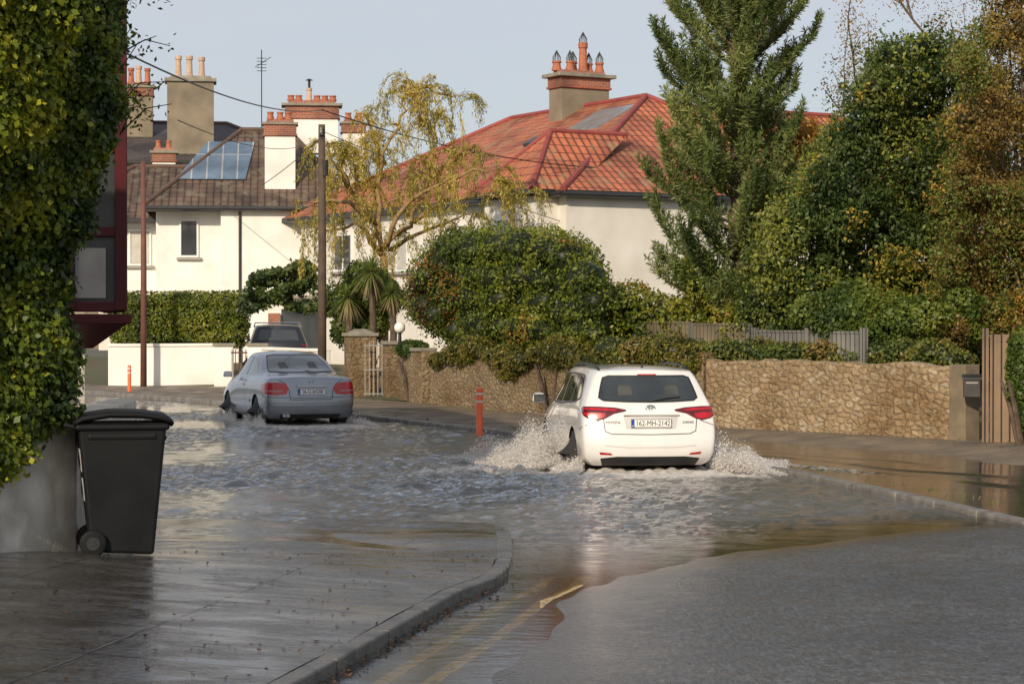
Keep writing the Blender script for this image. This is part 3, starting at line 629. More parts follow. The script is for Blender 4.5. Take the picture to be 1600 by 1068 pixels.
window(H,(-.001,6.3,3.85),1.2,1.3,math.pi,True); window(H,(-.001,10.5,3.85),1.6,1.3,math.pi,True); window(H,(-.702,1.9,3.9),1.5,1.2,math.pi,True); window(H,(-.001,14.5,3.9),1.4,1.2,math.pi)
g=MB(); g.tube([(-.35,-.33,ez-.12),(12.35,-.33,ez-.12)],.07,8); g.obj('gutter',M['gutter'],H)
g=MB(); g.tube([(-.36,-.3,ez-.12),(-.36,18.3,ez-.12)],.07,8); g.obj('gutter',M['gutter'],H)
# --- white house with brown roof
HL=empty('semi_detached_house',(X(345,76),76,.5),math.radians(6),"white rendered house with brown tiled roof and tall white chimney","house")
ez2=Z(322,76)-.5; rz2=Z(205,81)-.5
wl=MB(); wl.box((2.2,4.6,ez2/2),(4.4+0,9,ez2),0); wl.box((-1.15,4.9,ez2/2-.01),(2.34,8.4,ez2-.02),0); wl.box((-3.0,5.9,ez2/2-.3),(1.5,7,ez2-.4),0); wl.obj('wall',M['stucco'],HL)
BT=[M['browntile'],M['ridgebrown'],M['gutter']]
hip_roof(HL,-2.35,4.6,.15,9,ez2,rz2,'x',3.0,2.2,BT,.35)
hip_roof(HL,-6.0,-.6,1.9,8.5,ez2-.35,ez2+1.75,'x',2.6,.2,BT,.3,name='side_roof')
window(HL,(-1.15,.70,ez2-1.12),.62,1.3,-math.pi/2,False,(0,0)); window(HL,(-2.0,.70,0.9),.5,.8,-math.pi/2,True)
window(HL,(-.9,.70,1.0),.9,1.0,-math.pi/2,True)
window(HL,(-3.0,2.40,ez2-1.4),.75,1.25,-math.pi/2,True,(0,0))
dp=MB(); dp.tube([(.68,.06,0),(.68,.06,ez2-.2)],.05,8); dp.obj('drainpipe',M['gutter'],HL)
dp=MB(); dp.tube([(-2.7,-.24,ez2-.1),(5,-.24,ez2-.1)],.07,8); dp.obj('gutter',M['gutter'],HL)
bd=MB(); bd.box((2.2,.07,2.0),(4.3,.06,.10),0); bd.obj('band',M['sill'],HL)
kk=(rz2-ez2)/4.8
m=MB(); f=lambda y:ez2+(y+.2)*kk+.07
x0,x1,y0,y1=-.9,1.15,1.3,3.7
m.add([(x0-.75,y0,f(y0)),(x1-.3,y0,f(y0)),(x1,y1,f(y1)),(x0+.3,y1,f(y1))],[(0,1,2,3)]); m.obj('roof_glazing',M['solar'],HL)
chimney(HL,X(442,77)-X(345,76),1.2,ez2-.2,Z(195,77)-.5,1.1,.75,'stucco',.42,[(-.35,0,.28,.12),(0,0,.28,.12),(.3,0,.28,.12)],.1,caph=.09,label="tall white chimney with red brick top")
ch=chimney(HL,3.3,5.6,rz2-.8,Z(168,82)-.5,2.0,.8,'stucco',.5,[(-.8,0,.22,.13),(-.5,0,.22,.13),(-.1,0,.5,.11,'buffpot','cap'),(.2,0,.22,.13),(.5,0,.22,.13),(.8,0,.22,.13)],.16,caph=.1,label="white chimney with brick corbel and steel flue")
chimney(HL,X(580,82)-X(345,76)-.1,4.6,ez2,Z(195,81)-.5,.85,.7,'stucco2',.35,[(-.2,0,.25,.12),(.2,0,.25,.12)],.1,caph=.08)
an=MB(); ax=X(432,80)-X(345,76)-.15; an.tube([(ax,5,rz2-.1),(ax,5,Z(78,81)-.5)],.022,6)
za=Z(85,81)-.5
for i in range(5): an.tube([(ax-.18,5-.02,za-.15-i*.12),(ax+.18,5-.02,za-.15-i*.12)],.012,4)
an.tube([(ax-.25,5,za-.5),(ax+.35,5,za-.1)],.012,4); an.obj('television_aerial',M['iron'],HL)
po=MB(); po.box((3.1,-1.2,1.15),(2.8,2.2,2.3),0); po.box((1.9,-2.35,.9),(.4,.4,1.8),1); po.box((3.1,-1.3,2.36),(3.1,2.6,.12),2); po.box((3.1,-2.305,1.0),(1.9,.02,1.9),3); po.obj('porch',[M['stucco'],M['brick'],M['coping'],M['glass']],HL)
# --- terrace
HT=empty('terraced_house',(X(300,96),96,.8),math.radians(8),"dark slate roofed terraced house with big grey rendered chimney","house")
zt=Z(190,100)-.8; ze=Z(250,96)-.8
t=MB(); t.box((-.5,5,ze/2),(12.5,9,ze),0); t.obj('wall',M['tanrender'],HT)
hip_roof(HT,-7,5.6,.5,9.5,ze,zt,'x',.3,4,[M['slate'],M['ridgebrown'],M['gutter']],.3)
chimney(HT,X(303,97)-X(300,96),1.6,ze-1.2,Z(128,97)-.8,2.1,1.2,'tanrender',.0,[(-.55,0,.95,.15,'buffpot'),(-.05,0,.95,.15,'buffpot'),(.5,0,.9,.15,'buffpot')],.12,'tanrender',caph=.16,label="massive grey rendered chimney with three buff pots")
chimney(HT,X(228,100)-X(300,96)-.2,3.5,ze-.5,Z(142,100)-.8,2.3,.8,'tanrender',.4,[(-.95,0,.7,.14,'terracotta'),(-.6,0,.8,.14,'terracotta'),(-.25,0,.9,.14,'buffpot'),(.15,0,.7,.14,'terracotta'),(.5,0,.8,.14,'buffpot'),(.9,0,.7,.14,'terracotta')],.12)
chimney(HT,X(215,90)-X(300,96)+.2,-1.5,ze-3.2,Z(228,90)-.8,1.0,.8,'stucco',.4,[(-.25,0,.35,.12),(.2,0,.35,.12)],.12)
m=MB(); m.box((-2.6,-2.1,ze/2-1.2),(2.6,4.6,ze-2.4),0); m.obj('rear_annexe',M['stucco2'],HT)
# --- building with dark red bay
LB=empty('corner_building',(-4.37,21.8,0),math.radians(14),"white building corner with projecting dark red timber bay","building")
b=MB(); b.box((-4,6,3.4),(8,12,7.6),0); b.box((-4,5.97,.3),(8.08,12.1,.9),1); b.obj('wall',[M['oldwhite'],M['sill']],LB)
by=MB()
bx0,bx1,by0,by1=-.22,.40,-.5,2.4; zb=Z(495,21.4)
by.box((0.09,.95,zb-.02),(.70,3.0,.10),0)
m_=[(bx0,by0),(bx1,by0),(bx1,by1),(bx0,by1)]
by.add([(x,y,zb-.07) for x,y in m_]+[(x*.5-.12,y*.75+.3,zb-.32) for x,y in m_],[(0,1,5,4),(1,2,6,5),(2,3,7,6),(3,0,4,7),(7,6,5,4)],0)
for x in(bx0+.04,bx1-.06):
    for y in(by0+.05,by1-.05): by.box((x,y,zb+2.3),(.12,.14,4.48),0)
for zz in (zb+.10,zb+.85,zb+1.7,zb+3.0,zb+4.4):
    by.box((.09,by0+.05,zz),(.48,.08,.10),0); by.box((bx1-.05,.95,zz),(.08,2.7,.10),0)
bay=by.obj('bay_window',M['maroon'],LB,bevel=.01,seg=1)
gl=MB(); gl.box((.09,by0+.06,zb+2.3),(.48,.02,4.3),0); gl.box((bx1-.06,.95,zb+2.3),(.02,2.7,4.3),0); gl.obj('glass',M['bayglass'],bay)
cu=MB(); cu.box((0.04,by0+.045,zb+.44),(.30,.004,.5),0); cu.obj('curtain',M['sill'],bay)
mb_=MB(); mb_.box((-.28,-.06,1.0),(.12,.06,1.0),0); mb_.obj('meter_box',M['iron'],LB)
# ---------------------------------------------------------------- walls etc
def wallobj(name,pts,h,t,mat,label,cap=None,z0=-.1,bev=.02,jj=.012,step=1.2):
    m=MB(); pts=resample(pts,step); n=len(pts); jit=[random.uniform(-jj,jj) for _ in pts]
    ribbon(m,pts,t/2,t/2,z0,[h+j for j in jit],0)
    if cap: ribbon(m,pts,t/2+.04,t/2+.04,[h+j+.002 for j in jit],[h+j+.09 for j in jit],1)
    o=m.obj(name,[M[mat],M[cap or 'coping']],bevel=bev); tag(o,label,"wall"); return o
wallobj('stone_wall',[(7.1,33.9),(3.62,38.6)],1.30,.35,'stone',"long golden rubble stone boundary wall beside footpath",None,-.1,.05,.04,.25)
wallobj('stone_wall',[(3.36,38.95),(-1.75,49.6)],1.24,.35,'stoned',"shaded rubble stone wall below the ivy hedge",None,-.1,.05,.04,.3)  # shade on this stretch is put into the darker stone colour
def pier(c,w,h,mat,cap,label,rz=0,capmat='coping'):
    m=MB(); m.box((0,0,h/2-.05),(w,w,h+.1),0,rz)
    if cap is not None: m.box((0,0,h+.05),(w+.1,w+.1,.09),1,rz)
    if cap: m.box((0,0,h+.14),(w*.9,w*.9,.1),1,rz,.4,.4)
    o=m.obj('gate_pier',[M[mat],M[capmat]],None,bevel=.015,loc=(c[0],c[1],.0)); tag(o,label,"gate pier"); return o
RW=math.atan2(-4.9,3.63)
pier((3.49,38.78),.34,1.42,'stoned',None,"small stone pier dividing two garden walls",RW,'stoned')
pier((7.16,33.76),.34,1.30,'dampren',None,"rendered wall end pier beside wooden gate",RW,'dampren')
pier((X(563,53.6),53.6),.68,1.62,'stoned',True,"square stone gate pier with pale cap",.3)
pier((X(614,52.6),52.6),.42,1.42,'stoned',False,"stone gate pier carrying a globe lamp",.3)
wallobj('stone_wall',[(-1.95,50.0),(-2.65,51.9)],1.28,.35,'stoned',"short dark stone wall next to gate pier",'coping')
gl_=empty('globe_lamp',(X(625,51.3),51.2,1.36),0,"white globe lamp on short post on the wall","lamp")
m=MB(); m.tube([(0,0,0),(0,0,.34),(0,0,.36)],[.05,.04,.08],10); m.obj('post',M['iron'],gl_)
sp=MB(); sp.add(ICOV*.14+np.array([0,0,.49]),[tuple(f) for f in ICOF]); sp.obj('lamp_globe',M['globe'],gl_,True)
gt=empty('iron_gate',(X(590,53),53.1,.1),.35,"grey painted iron gate between stone piers","gate")
m=MB()
for i in range(7): m.tube([(-.33+i*.11,0,.05),(-.33+i*.11,0,1.35+.1*math.sin(i/6*math.pi))],.012,5)
for z in(.1,.7,1.3): m.box((0,0,z),(.74,.03,.03))
m.obj('bars',M['sill'],gt)
wallobj('garden_wall',[(-11.9,62.9),(-8.35,63.2)],Z(541,63),.22,'stucco',"low white rendered garden wall under clipped hedge",'stucco')
pier((X(350,62.5),62.5),.55,Z(541,62.5),'stucco',False,"white rendered gate pier with flat cap",.1)
pier((X(402,61.5),61.5),.55,Z(541,61.5),'stucco',False,"white rendered gate pier beside driveway",.1)
wallobj('garden_wall',[(-7.1,61.3),(-5.0,57.5)],Z(548,60),.22,'stucco',"white driveway side wall behind the cars",'stucco')
gr=empty('iron_gate',(X(376,62),62,.1),0,"dark red iron garden gate","gate")
m=MB()
for i in range(6): m.tube([(-.25+i*.1,0,.05),(-.25+i*.1,0,1.1)],.013,5)
for z in(.12,1.0): m.box((0,0,z),(.56,.03,.04))
m.obj('bars',M['maroon'],gr)
def fence(name,p0,p1,z0,z1,mat,label,step=1.8):
    e=empty(name,(p0[0],p0[1],0),0,label,"fence"); b=Vector((p1[0]-p0[0],p1[1]-p0[1])); L=b.length; u=b/L; rz=math.atan2(u.y,u.x)
    n=max(1,round(L/step))
    for i in range(n):
        pn=MB(); c=u*(L*(i+.5)/n); dz=random.uniform(-.08,.05); pn.box((c.x,c.y,(z0+z1)/2+dz),(L/n-.1,.03,z1-z0),0,rz)
        pn.box((c.x,c.y,z1+dz+.02),(L/n-.1,.06,.04),0,rz); pn.obj('panel',M[mat],e)
    for i in range(n+1):
        ps=MB(); c=u*(L*i/n); ps.box((c.x,c.y,(z0+z1)/2),(.1,.1,z1-z0+.1),0,rz); ps.obj('post',M['greywood'],e)
    return e
fence('board_fence',(X(1180,39.0),39.0),(X(1350,36.8),36.8),.3,Z(516,38),'greywood',"weathered grey board fence above stone wall",1.1)
fence('board_fence',(X(1000,44),44),(X(1170,41),41),.3,Z(508,42),'tanwood',"tan timber fence half hidden by shrubs")
gt=empty('wooden_gate',(7.34,33.1,.05),0,"tall brown vertical board gate in wall opening","gate")
m=MB(); m.box((.98,-.20,.88),(1.85,.05,1.7),0,-.2); m.obj('boards',M['brownwood'],gt)
m=MB(); m.box((.0,-.03,.9),(.10,.10,1.85),0,-.2); m.obj('post',M['brownwood'],gt)
mx=empty('mailbox',(X(1521,33.2),33.3,Z(622,33.2)),-.2,"black wall mounted mailbox on gate post","mailbox")
m=MB(); m.box((0,0,.15),(.27,.14,.28)); m.obj('box',M['iron'],mx,bevel=.015)
m=MB(); m.add([(-.15,-.09,.29),(.15,-.09,.29),(.15,.08,.33),(-.15,.08,.33),(-.15,-.09,.32),(.15,-.09,.32),(.15,.08,.37),(-.15,.08,.37)],[(0,1,2,3),(7,6,5,4),(0,4,5,1),(1,5,6,2),(2,6,7,3),(3,7,4,0)]); m.obj('lid',M['blacktrim'],mx)
m=MB(); m.box((0,-.073,.24),(.18,.008,.02)); m.obj('slot',M['sill'],mx)
def pole(name,x,y,z0,z1,r,mat,label,cat,fit=True):
    e=empty(name,(x,y,z0),0,label,cat); m=MB(); m.tube([(0,0,0),(0.01,0,(z1-z0)/2),(0.0,0,z1-z0)],[r,r*.9,r*.75],12); m.obj('shaft',M[mat],e,True)
    if fit:
        m=MB(); m.box((0,-.0,z1-z0-.25),(.1,.34,.06)); m.obj('bracket',M['iron'],e)
        for s in(-1,1):
            m=MB(); m.tube([(0,s*.14,z1-z0-.22),(0,s*.14,z1-z0-.08)],[.04,.03],8); m.obj('insulator',M['coping'],e)
        m=MB(); m.tube([(.1,-.06,z1-z0-1.3),(.1,-.06,z1-z0-.9)],.07,8); m.obj('cable_box',M['iron'],e)
    return e
pole('utility_pole',X(503,54),54,.05,Z(195,54),.115,'polewood',"weathered wooden utility pole at the kerb carrying cables","utility pole")
pole('lamp_pole',X(226,62.4),62.2,.05,Z(252,62.2),.095,'polered',"slim reddish brown pole beside white garden wall","pole",False)
def wire(p0,p1,sag,label,r=.012):
    p0=Vector(p0);p1=Vector(p1); m=MB(); pts=[p0.lerp(p1,t/24)-Vector((0,0,sag*4*(t/24)*(1-t/24))) for t in range(25)]
    c=pts[0].copy(); m.tube([p-c for p in pts],r,5); o=m.obj('overhead_wire',M['iron'],None,loc=c); tag(o,label,"cable","overhead cables"); return o
PT=Vector((X(503,54),54,0))
wire((X(200,24),24,Z(85,24)),(PT.x,PT.y,Z(172,54)),.25,"black telephone cable from building to pole",.012)
wire((PT.x,PT.y,Z(172,54)),(X(960,60),62,Z(255,60)),.3,"black telephone cable from pole to house",.016)
wire((PT.x,PT.y,Z(215,54)),(X(345,76),76.3,Z(322,76)),.2,"thin cable from pole to white house",.012)
wire((PT.x,PT.y,Z(215,54)),(-3.6,23,Z(370,54)),.3,"thin slack cable crossing the road",.006)
wire((PT.x,PT.y,Z(205,54)),(X(1040,62),63.5,Z(385,60)),.2,"thin cable from pole to red roofed house",.010)
def bollard(x,y,z,h,r,label):
    e=empty('bollard',(x,y,z),0,label,"bollard","orange bollards along the kerb")
    m=MB(); m.tube([(0,0,0),(0,0,.04),(0,0,.05),(0,0,h-.03),(0,0,h)],[r*1.2,r*1.2,r,r,r*.7],16); m.obj('post',M['orange'],e,True)
    for a,b_ in((.86,.90),(.70,.74)):
        m=MB(); m.tube([(0,0,h*a),(0,0,h*b_)],r+.003,16,cap=False); m.obj('reflective_band',M['reflw'],e)
bollard(-.58,38.0,-.06,.86,.058,"orange flexible bollard with white bands standing in floodwater")
bollard(X(202,58.3),58.3,.07,.74,.05,"orange flexible bollard with white bands on far footpath")
# ---------------------------------------------------------------- wheelie bin
BZ=float(GPv(np.array([X(188,16.3)]),np.array([16.3]))[0])+.005
BN=empty('wheelie_bin',(X(188,16.3),16.3,BZ),math.radians(-76),"charcoal plastic wheelie bin standing on wet pavement by the wall","wheelie bin")
m=MB(); w0,d0,w1,d1,h=.44,.47,.54,.66,1.0
m.add([(-w0/2,-d0/2,.03),(w0/2,-d0/2,.03),(w0/2,d0/2,.0),(-w0/2,d0/2,.0),(-w1/2,-d1/2,h),(w1/2,-d1/2,h),(w1/2,d1/2,h),(-w1/2,d1/2,h)],[(3,2,1,0),(4,5,6,7),(0,1,5,4),(1,2,6,5),(2,3,7,6),(3,0,4,7)])
m.box((0,0,h-.03),(w1+.045,d1+.045,.05)); m.box((0,d1/2-.02,h-.12),(w1*.6,.06,.05))
for sx_ in (-1,1): m.box((sx_*(w1/2-.02),0,h-.10),(.05,d1*.8,.06))
bo=m.obj('body',M['binp'],BN,bevel=.03,seg=3)
ld=MB(); ys_=[-.37,-.30,-.1,.15,.32,.38]; zs_=[.01,.045,.075,.07,.045,.0]
vs=[];fs=[]
for y,z in zip(ys_,zs_):
    for x,dz in((-.295,-.02),(-.27,0),(0,.015),(.27,0),(.295,-.02)): vs.append((x,y,h+.012+z+dz))
for i in range(5):
    for j in range(4): o=i*5+j; fs.append((o,o+1,o+6,o+5))
ld.add(vs,fs); lo=ld.obj('lid',M['binp'],BN,True); so=lo.modifiers.new('s','SOLIDIFY'); so.thickness=.035; so.offset=-1
hn=MB(); hn.tube([(-.25,-.33,h-.03),(-.25,-.42,h-.01),(.25,-.42,h-.01),(.25,-.33,h-.03)],.018,8); hn.obj('handle',M['binp'],BN)
for s in(-1,1):
    wh=empty('wheel',(s*.25,-.22,.10),0,parent=BN)
    t_=MB(); t_.tube([(-.03,0,0),(-.027,0,0),(.027,0,0),(.03,0,0)],[.085,.1,.1,.085],24); t_.obj('tyre',M['binp'],wh,True)
    t_=MB(); t_.tube([(-.034,0,0),(.034,0,0)],.05,16); t_.tube([(-.04,0,0),(.04,0,0)],.02,10); t_.obj('rim',M['gutter'],wh)
ax=MB(); ax.tube([(-.24,-.22,.10),(.24,-.22,.10)],.014,8); ax.obj('axle',M['iron'],BN)
def text(name,s,size,mat,parent,loc,rot,sx=1,ext=.001,align='CENTER',sy=1):
    cu=bpy.data.curves.new(name,'FONT'); cu.body=s; cu.size=size; cu.extrude=ext; cu.align_x=align; cu.align_y='CENTER'
    t=bpy.data.objects.new(name+'_tmp',cu); link(t); bpy.context.view_layer.update(); dg=bpy.context.evaluated_depsgraph_get()
    me=bpy.data.meshes.new_from_object(t.evaluated_get(dg)); bpy.data.objects.remove(t); me.materials.clear(); me.materials.append(mat)
    o=bpy.data.objects.new(name,me); link(o); o.parent=parent; o.location=loc; o.rotation_euler=rot; o.scale=(sx,sy,1); return o
for z_ in(.72,.50):
    yy=-(d0/2+(d1-d0)/2*(z_/h)); til=math.atan2((d1-d0)/2,h)
    m=MB(); m.box((0,0,0),(.40,.004,.17)); st=m.obj('sticker',M['label'],BN,loc=(0,yy-.004,z_)); st.rotation_euler=(til,0,0)
    text('sticker_text','panda',.14,M['inkblack'],st,(0,-.004,0),(math.pi/2,0,0))
# ---------------------------------------------------------------- cars
def cage(st,cols,rb,crown):
    J=len(st);K=len(st[0]);I=len(cols); idx={};V=[];Fc=[]
    def vid(i,j,k):
        if (i,j,k) in idx: return idx[(i,j,k)]
        a=cols[i]; y,w,z=st[j][k]
        yo=rb[j]*a*a*a*a*.5+rb[j]*a*a*.5; 
        zc=crown[j]*(1-a*a) if k==K-1 else (crown[j]*(1-a*a)*.4 if k==K-2 else 0)
        idx[(i,j,k)]=len(V); V.append((a*w,y+yo,z+zc)); return idx[(i,j,k)]
    for j in range(J-1):
        for k in range(K-1):
            Fc.append((vid(0,j,k),vid(0,j,k+1),vid(0,j+1,k+1),vid(0,j+1,k)))
            Fc.append((vid(I-1,j,k),vid(I-1,j+1,k),vid(I-1,j+1,k+1),vid(I-1,j,k+1)))
    for i in range(I-1):
        for k in range(K-1):
            Fc.append((vid(i,0,k),vid(i+1,0,k),vid(i+1,0,k+1),vid(i,0,k+1)))
            Fc.append((vid(i,J-1,k),vid(i,J-1,k+1),vid(i+1,J-1,k+1),vid(i+1,J-1,k)))
        for j in range(J-1):
            Fc.append((vid(i,j,K-1),vid(i+1,j,K-1),vid(i+1,j+1,K-1),vid(i,j+1,K-1)))
            Fc.append((vid(i,j,0),vid(i,j+1,0),vid(i+1,j+1,0),vid(i+1,j,0)))
    return V,Fc
def evalmesh(o):
    bpy.context.view_layer.update(); dg=bpy.context.evaluated_depsgraph_get(); return bpy.data.meshes.new_from_object(o.evaluated_get(dg))
class Car:
    def __init__(s,root,st,cols,rb,crown,paint,axles,hw,wr=.36):
        s.root=root; V,Fc=cage(st,cols,rb,crown)
        me=bpy.data.meshes.new('body'); me.from_pydata(V,[],Fc); bm=bmesh.new(); bm.from_mesh(me); bmesh.ops.recalc_face_normals(bm,faces=bm.faces); bm.to_mesh(me); bm.free()
        o=bpy.data.objects.new('body',me); link(o); ss=o.modifiers.new('s','SUBSURF'); ss.levels=3; ss.render_levels=3
        m2=evalmesh(o); o.modifiers.clear(); s.bvh=BVHTree.FromPolygons([v.co[:] for v in m2.vertices],[p.vertices[:] for p in m2.polygons])
        o.data=m2; o.data.materials.clear(); o.data.materials.append(paint); o.data.materials.append(M['blacktrim'])
        c=MB()
        for ya in axles:
            for sg in(-1,1): c.tube([(sg*(hw-.26),ya,wr-.03),(sg*(hw+.2),ya,wr-.03)],wr,40)
        co=c.obj('cutter',[M['blacktrim'],M['blacktrim']],uv=False); b=o.modifiers.new('b','BOOLEAN'); b.object=co; b.operation='DIFFERENCE'; b.solver='EXACT'
        m3=evalmesh(o); o.modifiers.clear(); o.data=m3; bpy.data.objects.remove(co)
        for p in o.data.polygons: p.use_smooth=True
        for p in o.data.polygons:
            cc=p.center
            for ya in axles:
                rr_=math.hypot(cc.y-ya,cc.z-(wr-.03)); wall=abs(rr_-wr)<.012 and abs(p.normal.x)<.5; capf=abs(abs(cc.x)-(hw-.26))<.01 and rr_<wr
                if wall or capf: p.material_index=1; p.use_smooth=False
        s.body=o; o.parent=root
    def ray(s,u,v,mode):
        if mode=='rear': o=Vector((u,-2,v)); d=Vector((0,1,0))
        elif mode=='left': o=Vector((-3,u,v)); d=Vector((1,0,0))
        elif mode=='right': o=Vector((3,u,v)); d=Vector((-1,0,0))
        elif mode=='top': o=Vector((u,v,3)); d=Vector((0,0,-1))
        elif mode=='wrap': d=Vector((-math.sin(u),math.cos(u),0)); o=Vector((0,1.0,v))-d*4
        h=s.bvh.ray_cast(o,d)
        if h[0] is None: h=s.bvh.find_nearest(o+d*1.5)
        n=h[1]
        if n.dot(d)>0:n=-n
        return h[0],n
    def patch(s,name,poly,mode,mat,eps=.004,h=.05,parent=None,label=None):
        B=[]
        for i in range(len(poly)):
            a=Vector(poly[i]);b=Vector(poly[(i+1)%len(poly)]); k=max(1,int((b-a).length/h))
            for j in range(k): B.append(a.lerp(b,j/k))
        nb=len(B); xs=[p.x for p in B]; ys=[p.y for p in B]; pts=list(B)
        def inside(x,y):
            c=False;j=nb-1
            for i in range(nb):
                if (B[i].y>y)!=(B[j].y>y) and x<(B[j].x-B[i].x)*(y-B[i].y)/(B[j].y-B[i].y)+B[i].x: c=not c
                j=i
            return c
        x=min(xs)+h*.5
        while x<max(xs):
            y=min(ys)+h*.5
            while y<max(ys):
                if inside(x,y) and min((p.x-x)**2+(p.y-y)**2 for p in B)>(h*.35)**2: pts.append(Vector((x,y)))
                y+=h
            x+=h
        r=delaunay_2d_cdt(pts,[],[list(range(nb))],1,1e-6)
        V=[];
        for p in r[0]:
            c,n=s.ray(p.x,p.y,mode); V.append(c+n*eps)
        me=bpy.data.meshes.new(name); me.from_pydata(V,[],[tuple(f) for f in r[2]]); bm=bmesh.new(); bm.from_mesh(me); bmesh.ops.recalc_face_normals(bm,faces=bm.faces)
        bm.to_mesh(me); bm.free(); me.materials.append(mat)
        if len(me.polygons):
            p=me.polygons[len(me.polygons)//2]; c,n=s.ray(*( (p.center.x,p.center.z) if mode in('rear',) else (p.center.y,p.center.z) if mode in('left','right') else (p.center.x,p.center.y) if mode=='top' else (math.atan2(p.center.x,-(p.center.y-1)),p.center.z)),mode)
            if p.normal.dot(n)<0: me.flip_normals()
        for p in me.polygons:p.use_smooth=True
        o=bpy.data.objects.new(name,me); link(o); o.parent=parent or s.root
        if label:o["label"]=label
        return o
    def seam(s,name,pts,mode,mat,w=.008,eps=.0035,closed=False,parent=None):
        P=[]; pts=list(pts)+([pts[0]] if closed else [])
        for i in range(len(pts)-1):
            a=Vector(pts[i]);b=Vector(pts[i+1]);k=max(1,int((b-a).length/.04))
            for j in range(k): P.append(a.lerp(b,j/k))
        P.append(Vector(pts[-1])); V=[];Fc=[]
        for i,p in enumerate(P):
            t=P[min(i+1,len(P)-1)]-P[max(i-1,0)]; t.normalize(); n2=Vector((-t.y,t.x))*w/2
            for q in(p+n2,p-n2):
                c,n=s.ray(q.x,q.y,mode); V.append(c+n*eps)
        for i in range(len(P)-1): Fc.append((2*i,2*i+1,2*i+3,2*i+2))
        m=MB(); m.add(V,Fc); return m.obj(name,mat,parent or s.root,uv=False)
    def wheel(s,x,y,r,w=.21,spokes=5):
        e=empty('wheel',(x,y,r),0,parent=s.root); sg=1 if x>0 else -1
        m=MB(); m.tube([(-w/2,0,0),(-w/2+.0,0,0),(-w/2+.03,0,0),(w/2-.03,0,0),(w/2,0,0),(w/2,0,0)],[r*.66,r*.93,r,r,r*.93,r*.66],40,cap=False); m.tube([(sg*(w/2-.09),0,0),(sg*(w/2-.1),0,0)],r*.7,24); m.obj('tyre',M['rubber'],e,True)
        m=MB(); m.tube([(sg*(w/2-.02),0,0),(sg*(w/2-.0),0,0),(sg*(w/2-.0),0,0),(sg*(w/2-.02),0,0)],[r*.68,r*.68,r*.62,r*.60],32,cap=False)
        for k in range(spokes):
            a=2*math.pi*k/spokes; m.tube([(sg*(w/2-.02),0,0),(sg*(w/2-.015),math.cos(a)*r*.64,math.sin(a)*r*.64)],[.035,.022],6)
        m.tube([(sg*(w/2-.05),0,0),(sg*(w/2-.005),0,0)],[.07,.05],16); m.obj('rim',M['rim'],e)
def plate(car,root,y,z,w,h,s,tilt=-.08):
    e=MB(); e.box((0,0,0),(w,.012,h)); p=e.obj('number_plate',M['plate'],root,bevel=.004,loc=(0,y,z)); p.rotation_euler=(tilt,0,0)
    b=MB(); b.box((-w/2+.025,-.0075,0),(.042,.003,h-.012)); b.obj('country_band',M['inkblue'],p)
    text('plate_text',s,h*.86,M['inkblack'],p,(.022,-.0085,-.002),(math.pi/2,0,0),.82)
    text('country_text','IRL',.028,M['plate'],p,(-w/2+.025,-.0105,-h*.3),(math.pi/2,0,0),.8)
    f=MB()
    f.add([(a*(w/2-e_),-.0088,b_*(h/2-e_)) for e_ in(.002,.008) for a,b_ in((-1,-1),(1,-1),(1,1),(-1,1))],[(0,1,5,4),(1,2,6,5),(2,3,7,6),(3,0,4,7)])
    f.obj('plate_border',M['inkblack'],p)
CW=empty('estate_car',(CARW[0],CARW[1],-.145),CARW[2],"white estate car driving through floodwater throwing up spray","car","cars on the flooded road"); CW.scale=(1.02,1.02,1.0)
def stn(y,ws,zs,dy=None):
    dy=dy or [0]*8; return [(y+d,w,z) for d,w,z in zip(dy,ws,zs)]
stW=[stn(0,[.70,.80,.86,.87,.85,.80,.665,.61],[.20,.27,.46,.66,.93,1.02,1.385,1.43],[.16,.05,0,.035,.085,.14,.40,.38]),
     stn(.14,[.74,.86,.893,.90,.875,.83,.69,.63],[.19,.26,.46,.68,.95,1.03,1.40,1.455],[.08,0,0,.02,.07,.12,.38,.38]),
     stn(.55,[.78,.88,.905,.905,.885,.85,.71,.645],[.18,.26,.48,.70,.96,1.03,1.41,1.468],[0,0,0,0,.02,.05,.2,.22]),
     stn(1.25,[.80,.89,.905,.905,.885,.855,.715,.65],[.18,.26,.48,.70,.95,1.01,1.42,1.48],[0]*8),
     stn(2.1,[.80,.89,.900,.905,.885,.855,.715,.65],[.18,.26,.48,.68,.92,.98,1.42,1.483],[0]*8),
     stn(2.75,[.80,.89,.900,.905,.885,.85,.70,.64],[.18,.26,.48,.66,.90,.965,1.40,1.465],[0]*8),
     stn(3.12,[.80,.89,.905,.905,.88,.84,.66,.60],[.18,.26,.48,.65,.885,.95,1.33,1.39],[0]*8),
     stn(3.75,[.80,.88,.905,.90,.86,.80,.66,.60],[.18,.26,.48,.64,.85,.92,.965,.985],[0]*8),
     stn(4.45,[.76,.85,.88,.87,.80,.72,.62,.5],[.18,.25,.42,.6,.72,.80,.84,.86],[0]*8),
     stn(4.80,[.60,.70,.74,.72,.66,.6,.52,.42],[.22,.28,.42,.55,.63,.68,.71,.73],[-.08,0,0,-.02,-.06,-.1,-.14,-.18])]
cols=[-1,-.94,-.7,-.35,0,.35,.7,.94,1]
car=Car(CW,stW,cols,[.13,.05,0,0,0,0,0,0,-.1,-.3],[.032,.035,.035,.035,.035,.035,.035,.04,.04,.03],M['whitepaint'],[.98,3.72],.905,.36)
for x in(-.79,.79):
    for y in(.98,3.72): car.wheel(x,y,.32)
RWP=[(-.60,1.065),(-.655,1.10),(-.615,1.24),(-.575,1.36),(-.50,1.385),(.50,1.385),(.575,1.36),(.615,1.24),(.655,1.10),(.60,1.065),(.3,1.05),(0,1.045),(-.3,1.05)]
